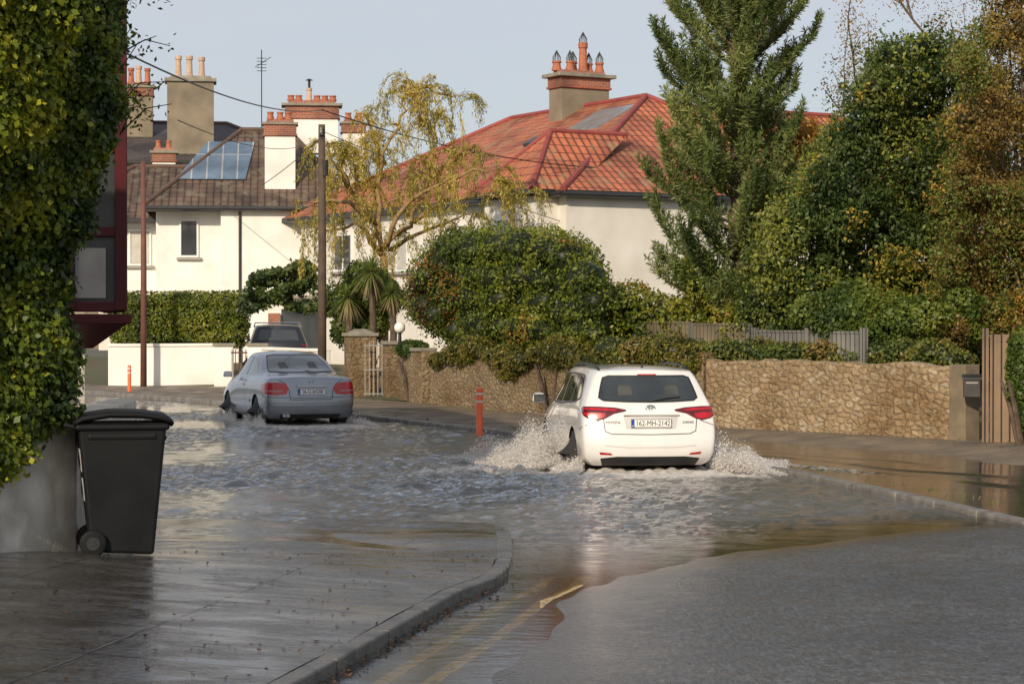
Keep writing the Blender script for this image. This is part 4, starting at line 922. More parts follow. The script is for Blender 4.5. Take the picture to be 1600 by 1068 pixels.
car.patch('rear_window',RWP,'rear',M['carglass'],.005)
car.seam('rear_window_rubber',RWP,'rear',M['blacktrim'],.022,.006,True)
M['seat']=nmat('dim_interior',(.075,.075,.07),(.04,.04,.04),3,.6)
for sg in(-1,1):
    md='left' if sg<0 else 'right'
    car.patch('head_rest',[(sg*.22,1.13),(sg*.22,1.23),(sg*.25,1.26),(sg*.37,1.26),(sg*.40,1.23),(sg*.40,1.13)],'rear',M['seat'],.0065)
    car.patch('tail_lamp',[(sg*.35,.925),(sg*.35,.945),(sg*.50,.972),(sg*.72,.985),(sg*.90,.985),(sg*.96,.965),(sg*.90,.90),(sg*.78,.825),(sg*.68,.80),(sg*.60,.825),(sg*.50,.89)],'wrap',M['darklamp'],.006,.035)
    car.patch('brake_lamp',[(sg*.60,.845),(sg*.68,.818),(sg*.77,.838),(sg*.86,.90),(sg*.72,.905),(sg*.60,.895)],'wrap',M['redlamp'],.010,.03)
    car.patch('brake_lamp',[(sg*.45,.945),(sg*.62,.962),(sg*.86,.967),(sg*.90,.945),(sg*.70,.935),(sg*.50,.925)],'wrap',M['redlamp'],.010,.03)
    car.patch('reflector',[(sg*.50,.345),(sg*.64,.352),(sg*.645,.385),(sg*.52,.372)],'wrap',M['redlamp'],.006,.04)
    car.patch('side_window',[(.72,1.10),(.95,1.33),(1.10,1.365),(1.42,1.375),(1.42,1.02),(1.0,1.045)],md,M['carglass'],.004)
    car.patch('side_window',[(1.47,1.02),(1.47,1.378),(2.20,1.378),(2.20,.985)],md,M['carglass'],.004)
    car.patch('side_window',[(2.27,.985),(2.27,1.378),(2.70,1.36),(3.0,1.27),(3.30,1.10),(3.42,.98)],md,M['carglass'],.004)
    car.seam('door_seam',[(2.235,.3),(2.235,.97)],md,M['blacktrim'],.009); car.seam('door_seam',[(3.28,.32),(3.32,.93)],md,M['blacktrim'],.009)
    car.seam('door_seam',[(1.42,.98),(1.35,.7),(1.3,.62)],md,M['blacktrim'],.009)
    car.seam('window_trim',[(.70,1.085),(.93,1.345),(1.1,1.385),(1.9,1.395),(2.7,1.378),(3.02,1.29),(3.45,.965),(2.2,.965),(1.0,1.03)],md,M['blacktrim'],.02,.005,True)
    car.seam('door_handle',[(1.55,.86),(1.75,.86)],md,M['whitepaint'],.03,.02); car.seam('door_handle',[(2.4,.84),(2.6,.84)],md,M['whitepaint'],.03,.02)
    r=MB(); pts=[]
    for i in range(13):
        y=.62+i*.18; c,n=car.ray(sg*.595,y,'top'); pts.append(c+Vector((0,0,.03+.012*math.sin(i/12*math.pi)-(.03 if i in(0,12) else 0))))
    r.tube(pts,.016,8); r.obj('roof_rail',M['blacktrim'],CW,True)
    mr=empty('door_mirror',(sg*.90,3.22,.98),0,parent=CW); m=MB(); m.tube([(0,0,-.02),(sg*.07,-.01,0)],.022,8); bx=MB(); bx.box((sg*.15,0,.02),(.19,.12,.14),0,0,.85,.8); bx.obj('mirror_housing',M['whitepaint'],mr,bevel=.035,seg=3); m.obj('mirror_stalk',M['blacktrim'],mr)
    g_=MB(); g_.box((sg*.15,-.064,.02),(.165,.006,.115)); g_.obj('mirror_glass',M['carglass'],mr,bevel=.001)
T='blacktrim'
car.seam('tailgate_seam',[(-.62,.83),(-.60,.66),(-.52,.625),(0,.615),(.52,.625),(.60,.66),(.62,.83)],'rear',M[T],.010)
car.seam('bumper_seam',[(-.98,.66),(-.80,.735),(-.66,.80)],'wrap',M[T],.008); car.seam('bumper_seam',[(.98,.66),(.80,.735),(.66,.80)],'wrap',M[T],.008)
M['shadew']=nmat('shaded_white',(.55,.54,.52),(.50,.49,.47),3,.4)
car.patch('plate_recess_shade',[(-.33,.69),(-.36,.86),(.36,.86),(.33,.69)],'rear',M['shadew'],.003)  # flat patch of darker white paints the shade inside the plate recess
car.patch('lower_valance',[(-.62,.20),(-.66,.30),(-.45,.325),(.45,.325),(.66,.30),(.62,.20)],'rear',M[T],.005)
car.seam('bumper_crease_shade',[(-.60,.47),(-.3,.445),(.3,.445),(.60,.47)],'rear',M['shadew'],.014,.003)  # painted strip of darker white stands in for shade along the crease
car.patch('spoiler_lamp',[(-.13,1.398),(.13,1.398),(.12,1.412),(-.12,1.412)],'rear',M['redlamp'],.007)
c,n=car.ray(0,.88,'rear'); gb=MB(); gb.box((0,c.y-.02,.885),(.74,.035,.026)); gb.obj('tailgate_grip',M['whitepaint'],CW,bevel=.01)
c,n=car.ray(0,.77,'rear'); plate(car,CW,c.y-.016,.765,.54,.115,'162-MH-2142')
def ell(mb,cx,cz,a,b_,y,r=.006,n=26): mb.tube([(cx+a*math.cos(2*math.pi*i/n),y,cz+b_*math.sin(2*math.pi*i/n)) for i in range(n+1)],r,6,cap=False)
c,n=car.ray(0,.97,'rear'); em=MB(); ye=c.y-.012; ell(em,0,.965,.062,.042,ye); ell(em,0,.965,.022,.040,ye-.002); ell(em,0,.982,.042,.018,ye-.003); em.obj('emblem',M['chrome'],CW,True)
c,n=car.ray(-.5,.79,'rear'); text('badge_text','TOYOTA',.048,M['iron'],CW,(-.50,c.y-.008,.775),(math.pi/2,0,-.16))
c,n=car.ray(.5,.79,'rear'); text('badge_text','AVENSIS',.042,M['iron'],CW,(.50,c.y-.008,.775),(math.pi/2,0,.16))
wp=MB(); c,n=car.ray(0,1.06,'rear'); c2,_=car.ray(.42,1.11,'rear'); wp.tube([c+Vector((0,-.02,-.01)),c.lerp(c2,.5)+Vector((0,-.03,.01)),c2+Vector((0,-.015,0))],.009,6); wp.obj('rear_wiper',M[T],CW)
at_=MB(); c,n=car.ray(0,.72,'top'); at_.tube([c,c+Vector((0,-.02,.03)),c+Vector((0,-.12,.17))],[.02,.006,.003],6); at_.obj('aerial',M[T],CW)
CG=empty('coupe_car',(CARG[0],CARG[1],-.10),CARG[2],"silver grey coupe driving through floodwater","car","cars on the flooded road"); CG.scale=(1.03,1.03,1.05)
stG=[stn(0,[.66,.76,.83,.845,.82,.78,.72,.64],[.22,.28,.45,.62,.84,.91,.945,.955],[.14,.04,0,.02,.035,.045,.06,.09]),
     stn(.14,[.70,.82,.86,.865,.845,.80,.74,.66],[.20,.27,.45,.64,.86,.93,.965,.975],[.06,0,0,.01,.03,.04,.05,.06]),
     stn(.60,[.74,.84,.868,.868,.85,.80,.74,.67],[.18,.26,.46,.66,.88,.955,.985,1.0],[0]*8),
     stn(.98,[.76,.85,.87,.868,.85,.80,.73,.66],[.18,.26,.46,.66,.89,.965,1.02,1.045],[0]*8),
     stn(1.30,[.76,.85,.87,.868,.85,.80,.69,.63],[.18,.26,.46,.66,.89,.965,1.17,1.20],[0]*8),
     stn(1.75,[.77,.85,.87,.868,.85,.80,.645,.58],[.18,.26,.46,.66,.88,.955,1.325,1.365],[0]*8),
     stn(2.3,[.77,.85,.87,.868,.85,.80,.64,.58],[.18,.26,.46,.65,.87,.945,1.35,1.40],[0]*8),
     stn(2.75,[.77,.85,.87,.868,.85,.80,.63,.57],[.18,.26,.46,.64,.86,.935,1.31,1.355],[0]*8),
     stn(3.45,[.77,.85,.87,.86,.83,.77,.64,.58],[.18,.26,.46,.62,.83,.90,.945,.965],[0]*8),
     stn(4.2,[.78,.86,.87,.86,.79,.72,.62,.5],[.18,.25,.42,.58,.72,.80,.84,.86],[0]*8),
     stn(4.62,[.64,.76,.79,.77,.70,.62,.52,.42],[.20,.26,.42,.55,.64,.70,.73,.75],[-.08,0,0,-.02,-.06,-.1,-.14,-.18])]
cg=Car(CG,stG,cols,[.10,.04,0,0,0,0,0,0,0,-.06,-.22],[.02,.025,.03,.03,.03,.045,.05,.045,.04,.04,.03],M['greypaint'],[.98,3.62],.87,.335)
for x in(-.74,.74):
    for y in(.98,3.62): cg.wheel(x,y,.31)
rw=[(-.615,1.055),(-.56,1.20),(-.49,1.335),(-.33,1.352),(.33,1.352),(.49,1.335),(.56,1.20),(.615,1.055),(.3,1.045),(-.3,1.045)]
cg.patch('rear_window',rw,'rear',M['carglass'],.005); cg.seam('rear_window_rubber',rw,'rear',M[T],.018,.006,True)
for sg in(-1,1):
    md='left' if sg<0 else 'right'
    cg.patch('head_rest',[(sg*.2,1.09),(sg*.2,1.19),(sg*.23,1.22),(sg*.34,1.22),(sg*.37,1.19),(sg*.37,1.09)],'rear',M['seat'],.0065)
    cg.patch('tail_lamp',[(sg*.46,.66),(sg*.42,.76),(sg*.47,.85),(sg*.62,.875),(sg*.82,.865),(sg*1.04,.82),(sg*1.02,.73),(sg*.82,.67),(sg*.62,.64)],'wrap',M['redlamp'],.006,.035)
    cg.patch('indicator_lamp',[(sg*.52,.70),(sg*.52,.725),(sg*.70,.735),(sg*.80,.73),(sg*.80,.705),(sg*.68,.70)],'wrap',M['clearlamp'],.010,.03)
    cg.patch('side_window',[(1.22,1.02),(1.52,1.20),(1.85,1.305),(2.02,1.32),(2.02,.975)],md,M['carglass'],.004)
    cg.patch('side_window',[(2.06,.975),(2.06,1.322),(2.45,1.31),(2.78,1.21),(3.15,1.01),(3.2,.955)],md,M['carglass'],.004)
    cg.seam('window_trim',[(1.18,1.0),(1.5,1.215),(1.85,1.325),(2.3,1.338),(2.5,1.32),(2.8,1.225),(3.25,.945),(2.1,.955)],md,M['chrome'],.014,.005,True)
    cg.seam('door_seam',[(1.95,.95),(1.93,.55),(1.85,.34)],md,M[T],.008); cg.seam('door_seam',[(3.15,.34),(3.2,.9)],md,M[T],.008)
    cg.seam('side_moulding',[(1.45,.5),(3.2,.48)],md,M['greypaint'],.05,.01); cg.seam('door_handle',[(2.08,.8),(2.28,.8)],md,M['greypaint'],.03,.02)
    mr=empty('door_mirror',(sg*.86,3.0,.95),0,parent=CG); bx=MB(); bx.box((sg*.12,0,.02),(.18,.1,.11),0,0,.85,.8); bx.obj('mirror_housing',M['greypaint'],mr,bevel=.03,seg=3)
    g_=MB(); g_.box((sg*.12,-.052,.02),(.14,.004,.085)); g_.obj('mirror_glass',M['chrome'],mr)
cg.seam('boot_seam',[(-.60,.91),(-.50,.86),(-.42,.74),(-.40,.56),(.40,.56),(.42,.74),(.50,.86),(.60,.91)],'rear',M[T],.012)
cg.seam('bumper_seam',[(-.95,.62),(-.6,.60),(0,.59),(.6,.60),(.95,.62)],'wrap',M[T],.010)
cg.seam('bumper_strip',[(-.95,.47),(-.5,.465),(0,.46),(.5,.465),(.95,.47)],'wrap',M['chrome'],.02,.006)
cg.patch('lower_valance',[(-.55,.22),(-.58,.29),(.58,.29),(.55,.22)],'rear',M[T],.005)
c,n=cg.ray(0,.8,'rear'); gb=MB(); gb.box((0,c.y-.015,.80),(.56,.03,.028)); gb.obj('boot_grip',M['chrome'],CG,bevel=.008)
c,n=cg.ray(0,.69,'rear'); plate(cg,CG,c.y-.014,.70,.52,.115,'06-D-84208')
c,n=cg.ray(0,.89,'rear'); em=MB(); ye=c.y-.01; ell(em,0,.875,.038,.038,ye,.004)
for k_ in range(3):
    a=math.pi/2+k_*2*math.pi/3; em.tube([(0,ye,.875),(.036*math.cos(a),ye,.875+.036*math.sin(a))],[.007,.002],5)
em.obj('emblem',M['chrome'],CG)
for x in(-.52,-.45):
    ex=MB(); ex.tube([(x,.0,.27),(x,.15,.27)],.032,12); ex.obj('exhaust',M['chrome'],CG)
CD=empty('parked_car',(X(440,66),65.2,.33),math.radians(8),"dark blue parked car with roof bars behind garden wall","car")
cd=Car(CD,[[ (y,w*1.0,z*1.05) for y,w,z in s_] for s_ in stW],cols,[.13,.05,0,0,0,0,0,0,-.1,-.3],[.045]*10,M['darkpaint'],[.98,3.72],.905,.36)
for x in(-.79,.79):
    for y in(.98,3.72): cd.wheel(x,y,.32)
cd.patch('rear_window',[(-.62,1.10),(-.54,1.42),(.54,1.42),(.62,1.10)],'rear',M['glass'],.005)
for sg in(-1,1):
    cd.patch('side_window',[(.85,1.10),(1.05,1.40),(2.7,1.42),(3.3,1.1)],'left' if sg<0 else 'right',M['carglass'],.004)
    cd.patch('tail_lamp',[(sg*.7,.9),(sg*.7,1.0),(sg*.9,1.0),(sg*.9,.9)],'wrap',M['darklamp'],.006)
for y in(1.2,2.3):
    r=MB(); r.tube([(-.72,y,1.50),(-.68,y,1.64),(.68,y,1.64),(.72,y,1.50)],.022,6); r.obj('roof_bar',M['chrome'],CD)
# ---------------------------------------------------------------- splashes
SPR=leafmat('spray_water',.55,.3,.5)
def splash(name,carp,side,al0,al1,wid,hgt,n,label,src=None):
    hx,hy=-math.sin(carp[2]),math.cos(carp[2]); rx,ry=hy,-hx
    al=rng.uniform(0,1,n); s=rng.beta(1.1,1.6,n); u=rng.random(n)
    lob=.55+.3*np.sin(al*9+1.3*side)+.25*np.sin(al*21+s*9)+.2*np.sin(s*17+al*5)
    H_=hgt*np.clip(lob,.2,1.3)*np.sin(np.clip(.28+s*.9,0,1)*math.pi)**.7*(1-s*.4)
    z=H_*u**1.35*(1+.25*rng.normal(size=n)*u)
    A_=al0+(al1-al0)*al - s*.9; L_=side*(.88+wid*s*(.55+.6*al))
    x=carp[0]+hx*A_+rx*L_; y=carp[1]+hy*A_+ry*L_
    P=np.stack([x,y,np.maximum(z,.0)],-1)+rng.normal(0,.015,(n,3))
    vel=unit(np.stack([rx*side+0*x,ry*side+0*x,.8-s*1.6],-1)+.35*rng.normal(size=(n,3))); T=vel; Nn=unit(np.cross(T,rng.normal(size=(n,3))))
    col=np.tile([.88,.84,.79],(n,1))*rng.uniform(.75,1.1,(n,1))*(1-.15*(1-u))[:,None]
    sz=.005+.015*rng.random(n)**2.0*(1.2-u*.6)
    o=leafmesh(name,P-[carp[0],carp[1],0],T,Nn,sz,.65,col,SPR,loc=(carp[0],carp[1],0)); o["kind"]="stuff"; o["label"]=label; o["category"]="water spray"; return o
splash('water_splash',CARW,-1,1.2,3.9,1.5,.52,75000,"pale muddy spray thrown outwards by white car wheels")
splash('water_splash',CARW,1,-.2,2.6,1.25,.38,40000,"pale muddy spray thrown outwards by white car wheels")
splash('water_splash',CARW,-1,.3,1.2,.4,.18,8000,"froth around the rear wheel of white car")
splash('water_splash',CARG,-1,.2,1.6,.35,.20,7000,"fine spray behind the grey coupe wheels")
splash('water_splash',CARG,-1,2.9,4.4,.4,.22,8000,"fine spray beside the grey coupe front wheel")
splash('water_splash',CARG,1,-.2,1.0,.35,.18,3500,"fine spray behind the grey coupe wheels")
# ---------------------------------------------------------------- vegetation
def veg(name,label,cat,base,rz=0): return empty(name,base,rz,label,cat)
def shrub(name,label,cat,blobs,n,size,pl,**k):
    B=np.array(blobs,float); c=B[:,:3].mean(0); z0=.1; e=veg(name,label,cat,(c[0],c[1],z0)); B[:,:3]-=[c[0],c[1],z0]
    blobcrown('foliage',B,n,size,pl,e,**k)
    m=MB()
    for i in range(5):
        a=i*1.26; m.tube([(.1*math.cos(a),.1*math.sin(a),0),(.25*math.cos(a),.25*math.sin(a),.6),(.4*math.cos(a),.4*math.sin(a),1.0)],[.05,.04,.02],6)
    m.obj('stem',M['bark'],e); return e
bl=[]
rr=np.random.default_rng(3)
prof=[(632,405,505),(650,378,515),(680,362,525),(720,356,540),(770,357,548),(820,357,552),(870,357,556),(905,370,558),(935,400,560),(958,440,560),(972,485,558)]
for px,yt,yb in prof:
    d=48.5-(px-632)/340*6.3+1.4; x=X(680+(px-632)*.76,d)
    zt=Z(yt,d); zb_=Z(yb,d); zc=zt-.5
    while zc>zb_-.1:
        bl.append((x+rr.uniform(-.12,.12),d+rr.uniform(-.3,.2),zc,.5+rr.uniform(-.1,.14),.75,.48)); bl.append((x+rr.uniform(-.2,.2),d+1.2,zc,.6,.9,.55)); zc-=.56
shrub('ivy_bush',"huge rounded ivy covered hedge spilling over stone wall","hedge",bl,130000,.042,YELG,accent=[((.36,.17,.03),1.35,.5),((.16,.08,.04),1.6,.5)],jit=.85,core=.83,rough=.16)
bl=[]
for t in np.linspace(0,1,26):
    x=3.3+(-1.5-3.3)*t; y=38.9+(49.2-38.9)*t; bl.append((x-.10,y-.14,1.26+.14*math.sin(t*17),.36,.32,.26+.12*math.sin(t*31)))
shrub('trailing_ivy',"reddish green ivy trailing over the wall top","ivy",bl,25000,.036,[(.06,.06,.015),(.13,.14,.02),(.22,.17,.04),(.25,.26,.03)])
bl=[]
for px in range(190,380,14):
    for zz in np.arange(1.55,Z(450,64)-.2,.35): bl.append((X(px,64.3),64.3+rr.uniform(-.1,.1),zz,.36,.5,.33))
shrub('clipped_hedge',"square clipped green hedge above white garden wall","hedge",bl,40000,.042,YELG,jit=.6,rough=.05,shell=(.9,1.05))
bl=[]
for i in range(34): bl.append((X(rr.uniform(396,492),60),59.5+rr.uniform(-.3,.3),Z(rr.uniform(412,485),60),rr.uniform(.16,.30),.35,rr.uniform(.09,.18)))
shrub('fig_bush',"dark green large leaved shrub beside driveway","shrub",bl,6500,.085,[(.018,.035,.012),(.04,.07,.02),(.08,.12,.03),(.15,.18,.05)],jit=1.3,core=0,shell=(.4,1.4),rough=.3)
bl=randblobs((X(570,56),56,Z(470,56)),(1.15,.9,.95),22,(.3,.5),9)
shrub('garden_shrub',"mixed green garden shrub below the willow","shrub",bl,20000,.055,GREEN)
bl=[(X(642,50.3),51.0,1.35,.35,.3,.2)]
shrub('garden_shrub',"low dark shrub at the gate pier","shrub",bl,2200,.045,DARKG)
bl=[]
for px in range(985,1200,13):
    d=44-(px-985)/215*3; 
    for q in range(3): bl.append((X(px,d)+rr.uniform(-.2,.2),d+rr.uniform(.4,1.6),rr.uniform(1.5,Z(455+30*math.sin(px*.05),d)),rr.uniform(.35,.6),.6,rr.uniform(.3,.5)))
shrub('garden_shrub',"yellow green autumn shrubs growing behind the wall","shrub",bl,38000,.05,[(.055,.085,.015),(.15,.19,.02),(.28,.29,.04),(.36,.30,.04)],accent=[((.5,.2,.03),1.2,.4)],core=.5)
bl=[]
for px in range(960,1500,22):
    d=39.6-(px-960)/540*4.3; bl.append((X(px,d+.5),d+.72,1.24+.22*abs(math.sin(px*.07)),.4,.38,.24))
shrub('trailing_ivy',"leafy ivy and grass along the stone wall top","ivy",bl,19000,.038,[(.05,.075,.016),(.11,.15,.03),(.22,.22,.04),(.3,.2,.06)])
def tree(name,label,base,th,tr,blobs,n,size,pl,bark='bark',lean=(0,0),**k):
    e=veg(name,label,"tree",(base[0],base[1],base[2])); B=np.array(blobs,float); B[:,:3]-=base
    m=MB(); top=Vector((lean[0],lean[1],th)); m.tube([(0,0,-.1),(lean[0]*.3,lean[1]*.3,th*.5),top],[tr,tr*.8,tr*.65],10)
    for b_ in B[::4]:
        c=Vector(b_[:3]); mid=top.lerp(c,.5)+Vector((random.uniform(-.2,.2),random.uniform(-.2,.2),.1)); m.tube([top*.9,mid,c],[tr*.35,tr*.2,tr*.06],6)
    m.obj('trunk',M[bark],e,True); blobcrown('crown',B,n,size,pl,e,**k); return e
d=40.5; r2=np.random.default_rng(21); bl=[]
top=[(1185,400),(1215,320),(1250,262),(1290,240),(1325,205),(1345,120),(1375,62),(1420,42),(1465,50),(1510,85),(1550,150)]
tx=[p[0] for p in top]; ty=[p[1] for p in top]
for i in range(200):
    px=r2.uniform(1195,1545); yt=np.interp(px,tx,ty)+12*math.sin(px*.09); s=r2.uniform(.2,.46); dd=d+r2.uniform(-.9,1.4)
    py=yt+s*82+ (530-yt-s*82)*r2.random()**1.15
    bl.append((X(px,dd),dd,Z(py,dd),s*1.15,s*1.15,s*.8))
tree('broadleaf_tree',"large dense evergreen broadleaf tree behind stone wall",(X(1400,d),d+1,.3),2.2,.2,bl,140000,.046,DARKG,core=.42,corecol=(.03,.042,.013),jit=1.1,shell=(.55,1.4),rough=.3,accent=[((.42,.30,.05),1.1,.5),((.28,.30,.05),.3,.5)])  # yellow accent leaves put sunlit highlights into the crown colour
bl=randblobs((X(1400,38.2),38.1,Z(500,38.2)),(2.1,.5,.55),18,(.28,.46),31)
shrub('garden_shrub',"dense glossy green shrub hanging over stone wall","shrub",bl,28000,.045,GREEN,core=.6)
bl=[(X(p,43.5)+r2.uniform(-.2,.2),43.5+r2.uniform(0,.8),Z(q,43.5),.3,.3,.26) for p,q in ((1200,200),(1215,230),(1235,215),(1250,240),(1225,260),(1262,225),(1205,280),(1240,285),(1275,200),(1290,230))]
tree('autumn_tree',"small autumn tree with orange leaves behind the pine",(X(1230,43.5),44,.3),5.6,.08,bl,8000,.045,[(.3,.12,.02),(.45,.22,.04),(.3,.3,.06)],core=0,shell=(.3,1.3),jit=1.2)
d=38; bl=[]
for i in range(190):
    px=r2.uniform(1475,1700); yl=np.interp(px,[1475,1500,1520,1560],[330,160,20,-60]); s=r2.uniform(.18,.40); dd=d+r2.uniform(-.6,1.8); py=yl+(520-yl)*r2.random(); 
    bl.append((X(px,dd),dd,Z(py,dd),s*1.1,s*1.1,s*.9))
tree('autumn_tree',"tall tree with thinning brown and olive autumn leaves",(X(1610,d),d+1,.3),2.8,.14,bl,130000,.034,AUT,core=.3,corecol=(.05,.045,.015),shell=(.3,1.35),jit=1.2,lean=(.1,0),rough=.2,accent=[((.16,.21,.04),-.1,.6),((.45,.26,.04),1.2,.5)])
bl=[(X(1602,32),32.3,Z(590,32),.2,.3,.5),(X(1612,32),32.2,Z(540,32),.3,.3,.35),(X(1612,32),32.2,Z(640,32),.2,.25,.35)]
shrub('ivy_bush',"bright green ivy clump beside wooden gate","ivy",bl,7000,.04,GREEN)
def twigtree(name,label,base,h,n,pl,seed,leafn):
    r_=random.Random(seed); e=veg(name,label,"tree",base); m=MB(); pts=[]
    def grow(p,dr,L,r,lev):
        q=[p]; 
        for i in range(4):
            dr=(dr+Vector((r_.gauss(0,.14),r_.gauss(0,.14),.05))).normalized(); p=p+dr*L/4; q.append(p)
            if lev>=2: pts.append(tuple(p))
        m.tube(q,[r,r*.85,r*.7,r*.6,r*.45],5 if lev else 8)
        if lev<3:
            for k_ in range(4 if lev else n):
                t=q[r_.randint(1,4)]; nd=(dr+Vector((r_.gauss(0,.65),r_.gauss(0,.65),r_.gauss(.1,.35)))).normalized(); grow(t,nd,L*r_.uniform(.5,.75),r*.5,lev+1)
    grow(Vector((0,0,0)),Vector((0,0,1)),h*.45,.11,0); m.obj('trunk',M['bark'],e)
    P=np.array(pts); P=P[rng.integers(0,len(P),leafn)]+rng.normal(0,.16,(leafn,3)); Nn=unit(rng.normal(size=(leafn,3))); T=unit(np.cross(Nn,rng.normal(size=(leafn,3))))
    leafmesh('crown',P,T,Nn,.032*rng.uniform(.6,1.3,leafn),.5,pal(rng.random(leafn),pl),LEAF,e)
twigtree('autumn_tree',"bare twigged tree with a few russet leaves",(X(1500,42.5),42.5,.3),12.6,10,[(.26,.13,.05),(.38,.22,.08),(.30,.26,.09)],4,32000)
def pine():
    d=43; base=Vector((X(1150,d),d,.3)); e=veg('pine_tree',"tall shaggy pine with layered spreading branches behind the wall","tree",base)
    r_=random.Random(12); m=MB(); H_=9.9
    m.tube([(0,0,0),(.05,0,3),(-.03,.02,6),(.02,0,8),(0,0,H_)],[.16,.14,.11,.06,.015],10)
    P=[];T=[]
    z=1.4
    while z<H_-.1:
        f=(z-1.4)/(H_-1.4)
        Lm=(2.5*(1-f)**.55+.30)*(.8 if z<2.3 else 1)*(1+.2*math.sin(z*2.1)); nb=5
        a0=r_.uniform(0,6.28)
        for b in range(nb):
            a=a0+b*6.283/nb+r_.gauss(0,.3); L=Lm*r_.uniform(.45,1.15); up0=r_.uniform(-.15,.35)+.5*f
            p=Vector((0,0,z+r_.uniform(-.2,.2))); dr=Vector((math.cos(a),math.sin(a),up0)).normalized(); q=[p]; n=max(4,int(L/.2))
            for i in range(n):
                dr=(dr+Vector((r_.gauss(0,.08),r_.gauss(0,.08),.08))).normalized(); p=p+dr*(L/n); q.append(p)
            m.tube(q,[.035*(1-i/len(q))+.007 for i in range(len(q))],5)
            for i,pt in enumerate(q[1:],1):
                fr=i/len(q)
                if fr<.2: continue
                for s in range(2 if i<len(q)-1 else 4):
                    if r_.random()<.12: continue
                    sd=Vector((-dr.y,dr.x,0))*(1 if s%2 else -1)*r_.uniform(.5,1.1)+dr*r_.uniform(.5,1.2)+Vector((r_.gauss(0,.2),r_.gauss(0,.2),r_.uniform(.3,1.2))); sd.normalize()
                    sl=r_.uniform(.28,.62)*(1.1-fr*.3)
                    k=int(sl/.034)
                    for j in range(k):
                        c=pt+sd*(j*.034)+Vector((0,0,.14*(j/k)**2)); P.append(c); T.append((sd+Vector((0,0,.4*j/k))).normalized())
                for j in range(6): P.append(pt-dr*(j*.03)); T.append(dr)
        z+=.33
    m.obj('trunk',M['bark'],e)
    P=np.array([p[:] for p in P]);T=np.array([t[:] for t in T]); rep=6
    P=np.repeat(P,rep,0);T=np.repeat(T,rep,0); n=len(P)
    ang=unit(rng.normal(size=(n,3))); nd=unit(T*.7+ang*.85); L=.068*rng.uniform(.8,1.3,n); P=P+nd*L[:,None]*.9
    Nn=unit(np.cross(nd,rng.normal(size=(n,3))))
    t=.5+.2*nzA(P*.9)+rng.normal(0,.2,n); col=pal(t,[(.055,.085,.024),(.12,.165,.045),(.20,.245,.07),(.32,.33,.11)])
    leafmesh('crown',P,nd,Nn,L,.17,col,NEEDLE,e,bend=0)
pine()
def willow():
    d=56; base=Vector((X(600,d),d,.3)); e=veg('willow_tree',"golden yellow willow with airy drooping wispy branches","tree",base)
    r_=random.Random(5); m=MB(); starts=[]
    def P_(px,py,dd=0): return Vector((X(px,d)-base.x,dd,Z(py,d)-base.z))
    m.tube([(0,0,-.2),(.0,0,1.2),P_(600,400)],[.14,.12,.10],8)
    limbs=[[P_(600,400),P_(575,335,.3),P_(545,290,.3),P_(515,250,.1),P_(515,225)],[P_(600,400),P_(585,320),P_(592,260,-.3),P_(620,200,-.2),P_(632,160,-.2),P_(650,135)],[P_(603,395),P_(640,350,.2),P_(655,300,.5),P_(668,240,.6),P_(685,175,.3)],[P_(600,390),P_(620,340,-.6),P_(685,290,-.6),P_(740,265,-.5),P_(795,292,-.5)],[P_(590,345),P_(550,320,-.6),P_(505,315,-.9),P_(480,325,-.9)],[P_(645,340,.3),P_(700,310,.9),P_(760,300,1.1),P_(815,308,1)],[P_(655,300,.5),P_(700,240,.5),P_(740,235,.4)],[P_(595,260),P_(580,210,.3),P_(575,180,.2)],[P_(640,150),P_(672,138),P_(706,152)],[P_(545,290),P_(530,255),P_(545,235,.3)],[P_(600,395),P_(560,350,-.4),P_(500,360,-.6)],[P_(600,390),P_(650,365,.5),P_(720,335,.9)]]
    for li_,L in enumerate(limbs):
        L2=[]
        for i in range(len(L)-1):
            for t in(0,.33,.66): L2.append(L[i].lerp(L[i+1],t)+Vector((r_.gauss(0,.06),r_.gauss(0,.06),r_.gauss(0,.05))))
        L2.append(L[-1]); k=len(L2); m.tube(L2,[.06*(1-i/k)+.014 for i in range(k)],7)
        for i,p in enumerate(L2):
            if i/k>.22 and r_.random()>.28:
                for _ in range(2):
                    a=r_.uniform(0,6.28); b2=p+Vector((math.cos(a),math.sin(a)*.6,r_.uniform(-.1,.6)))*r_.uniform(.2,.5); m.tube([p,(p+b2)/2+Vector((0,0,.05)),b2],[.012,.009,.006],4)
                    for _ in range(r_.randint(1,3)+(2 if i/k>.8 else 0)): starts.append((b2,i/k))
    P=[];T=[];
    for p,f in starts:
        a=r_.uniform(0,6.28); up=r_.uniform(.0,.5); out=Vector((math.cos(a)+.25,math.sin(a)*.8,up))*r_.uniform(.2,.5); v=out*.45; c=p.copy(); L=r_.uniform(.15,1.0)*(1.9 if p.z<5 else 1.1); q=[c.copy()]
        n=int((L+.35)/.07)
        for i in range(n):
            c=c+v.normalized()*.07; v=v*.93+Vector((r_.gauss(0,.02),r_.gauss(0,.02),-.045)); q.append(c.copy())
            for k in range(6): P.append(c+Vector((r_.gauss(0,.05),r_.gauss(0,.05),r_.gauss(0,.045)))); T.append((v.normalized()+Vector((r_.gauss(0,.4),r_.gauss(0,.4),r_.gauss(0,.3)))).normalized())
        m.tube(q[::3]+[q[-1]],.005,3)
    m.obj('trunk',M['willowbark'],e,True)
    P=np.array([p[:] for p in P]);T=np.array([t[:] for t in T]); n=len(P); Nn=unit(np.cross(T,rng.normal(size=(n,3))))
    t=.55+.22*nzA(P)+rng.normal(0,.2,n); col=pal(t,[(.20,.20,.03),(.38,.33,.05),(.54,.43,.08),(.62,.48,.12)])
    leafmesh('crown',P,T,Nn,.050*rng.uniform(.7,1.4,n),.24,col,LEAF,e)
willow()
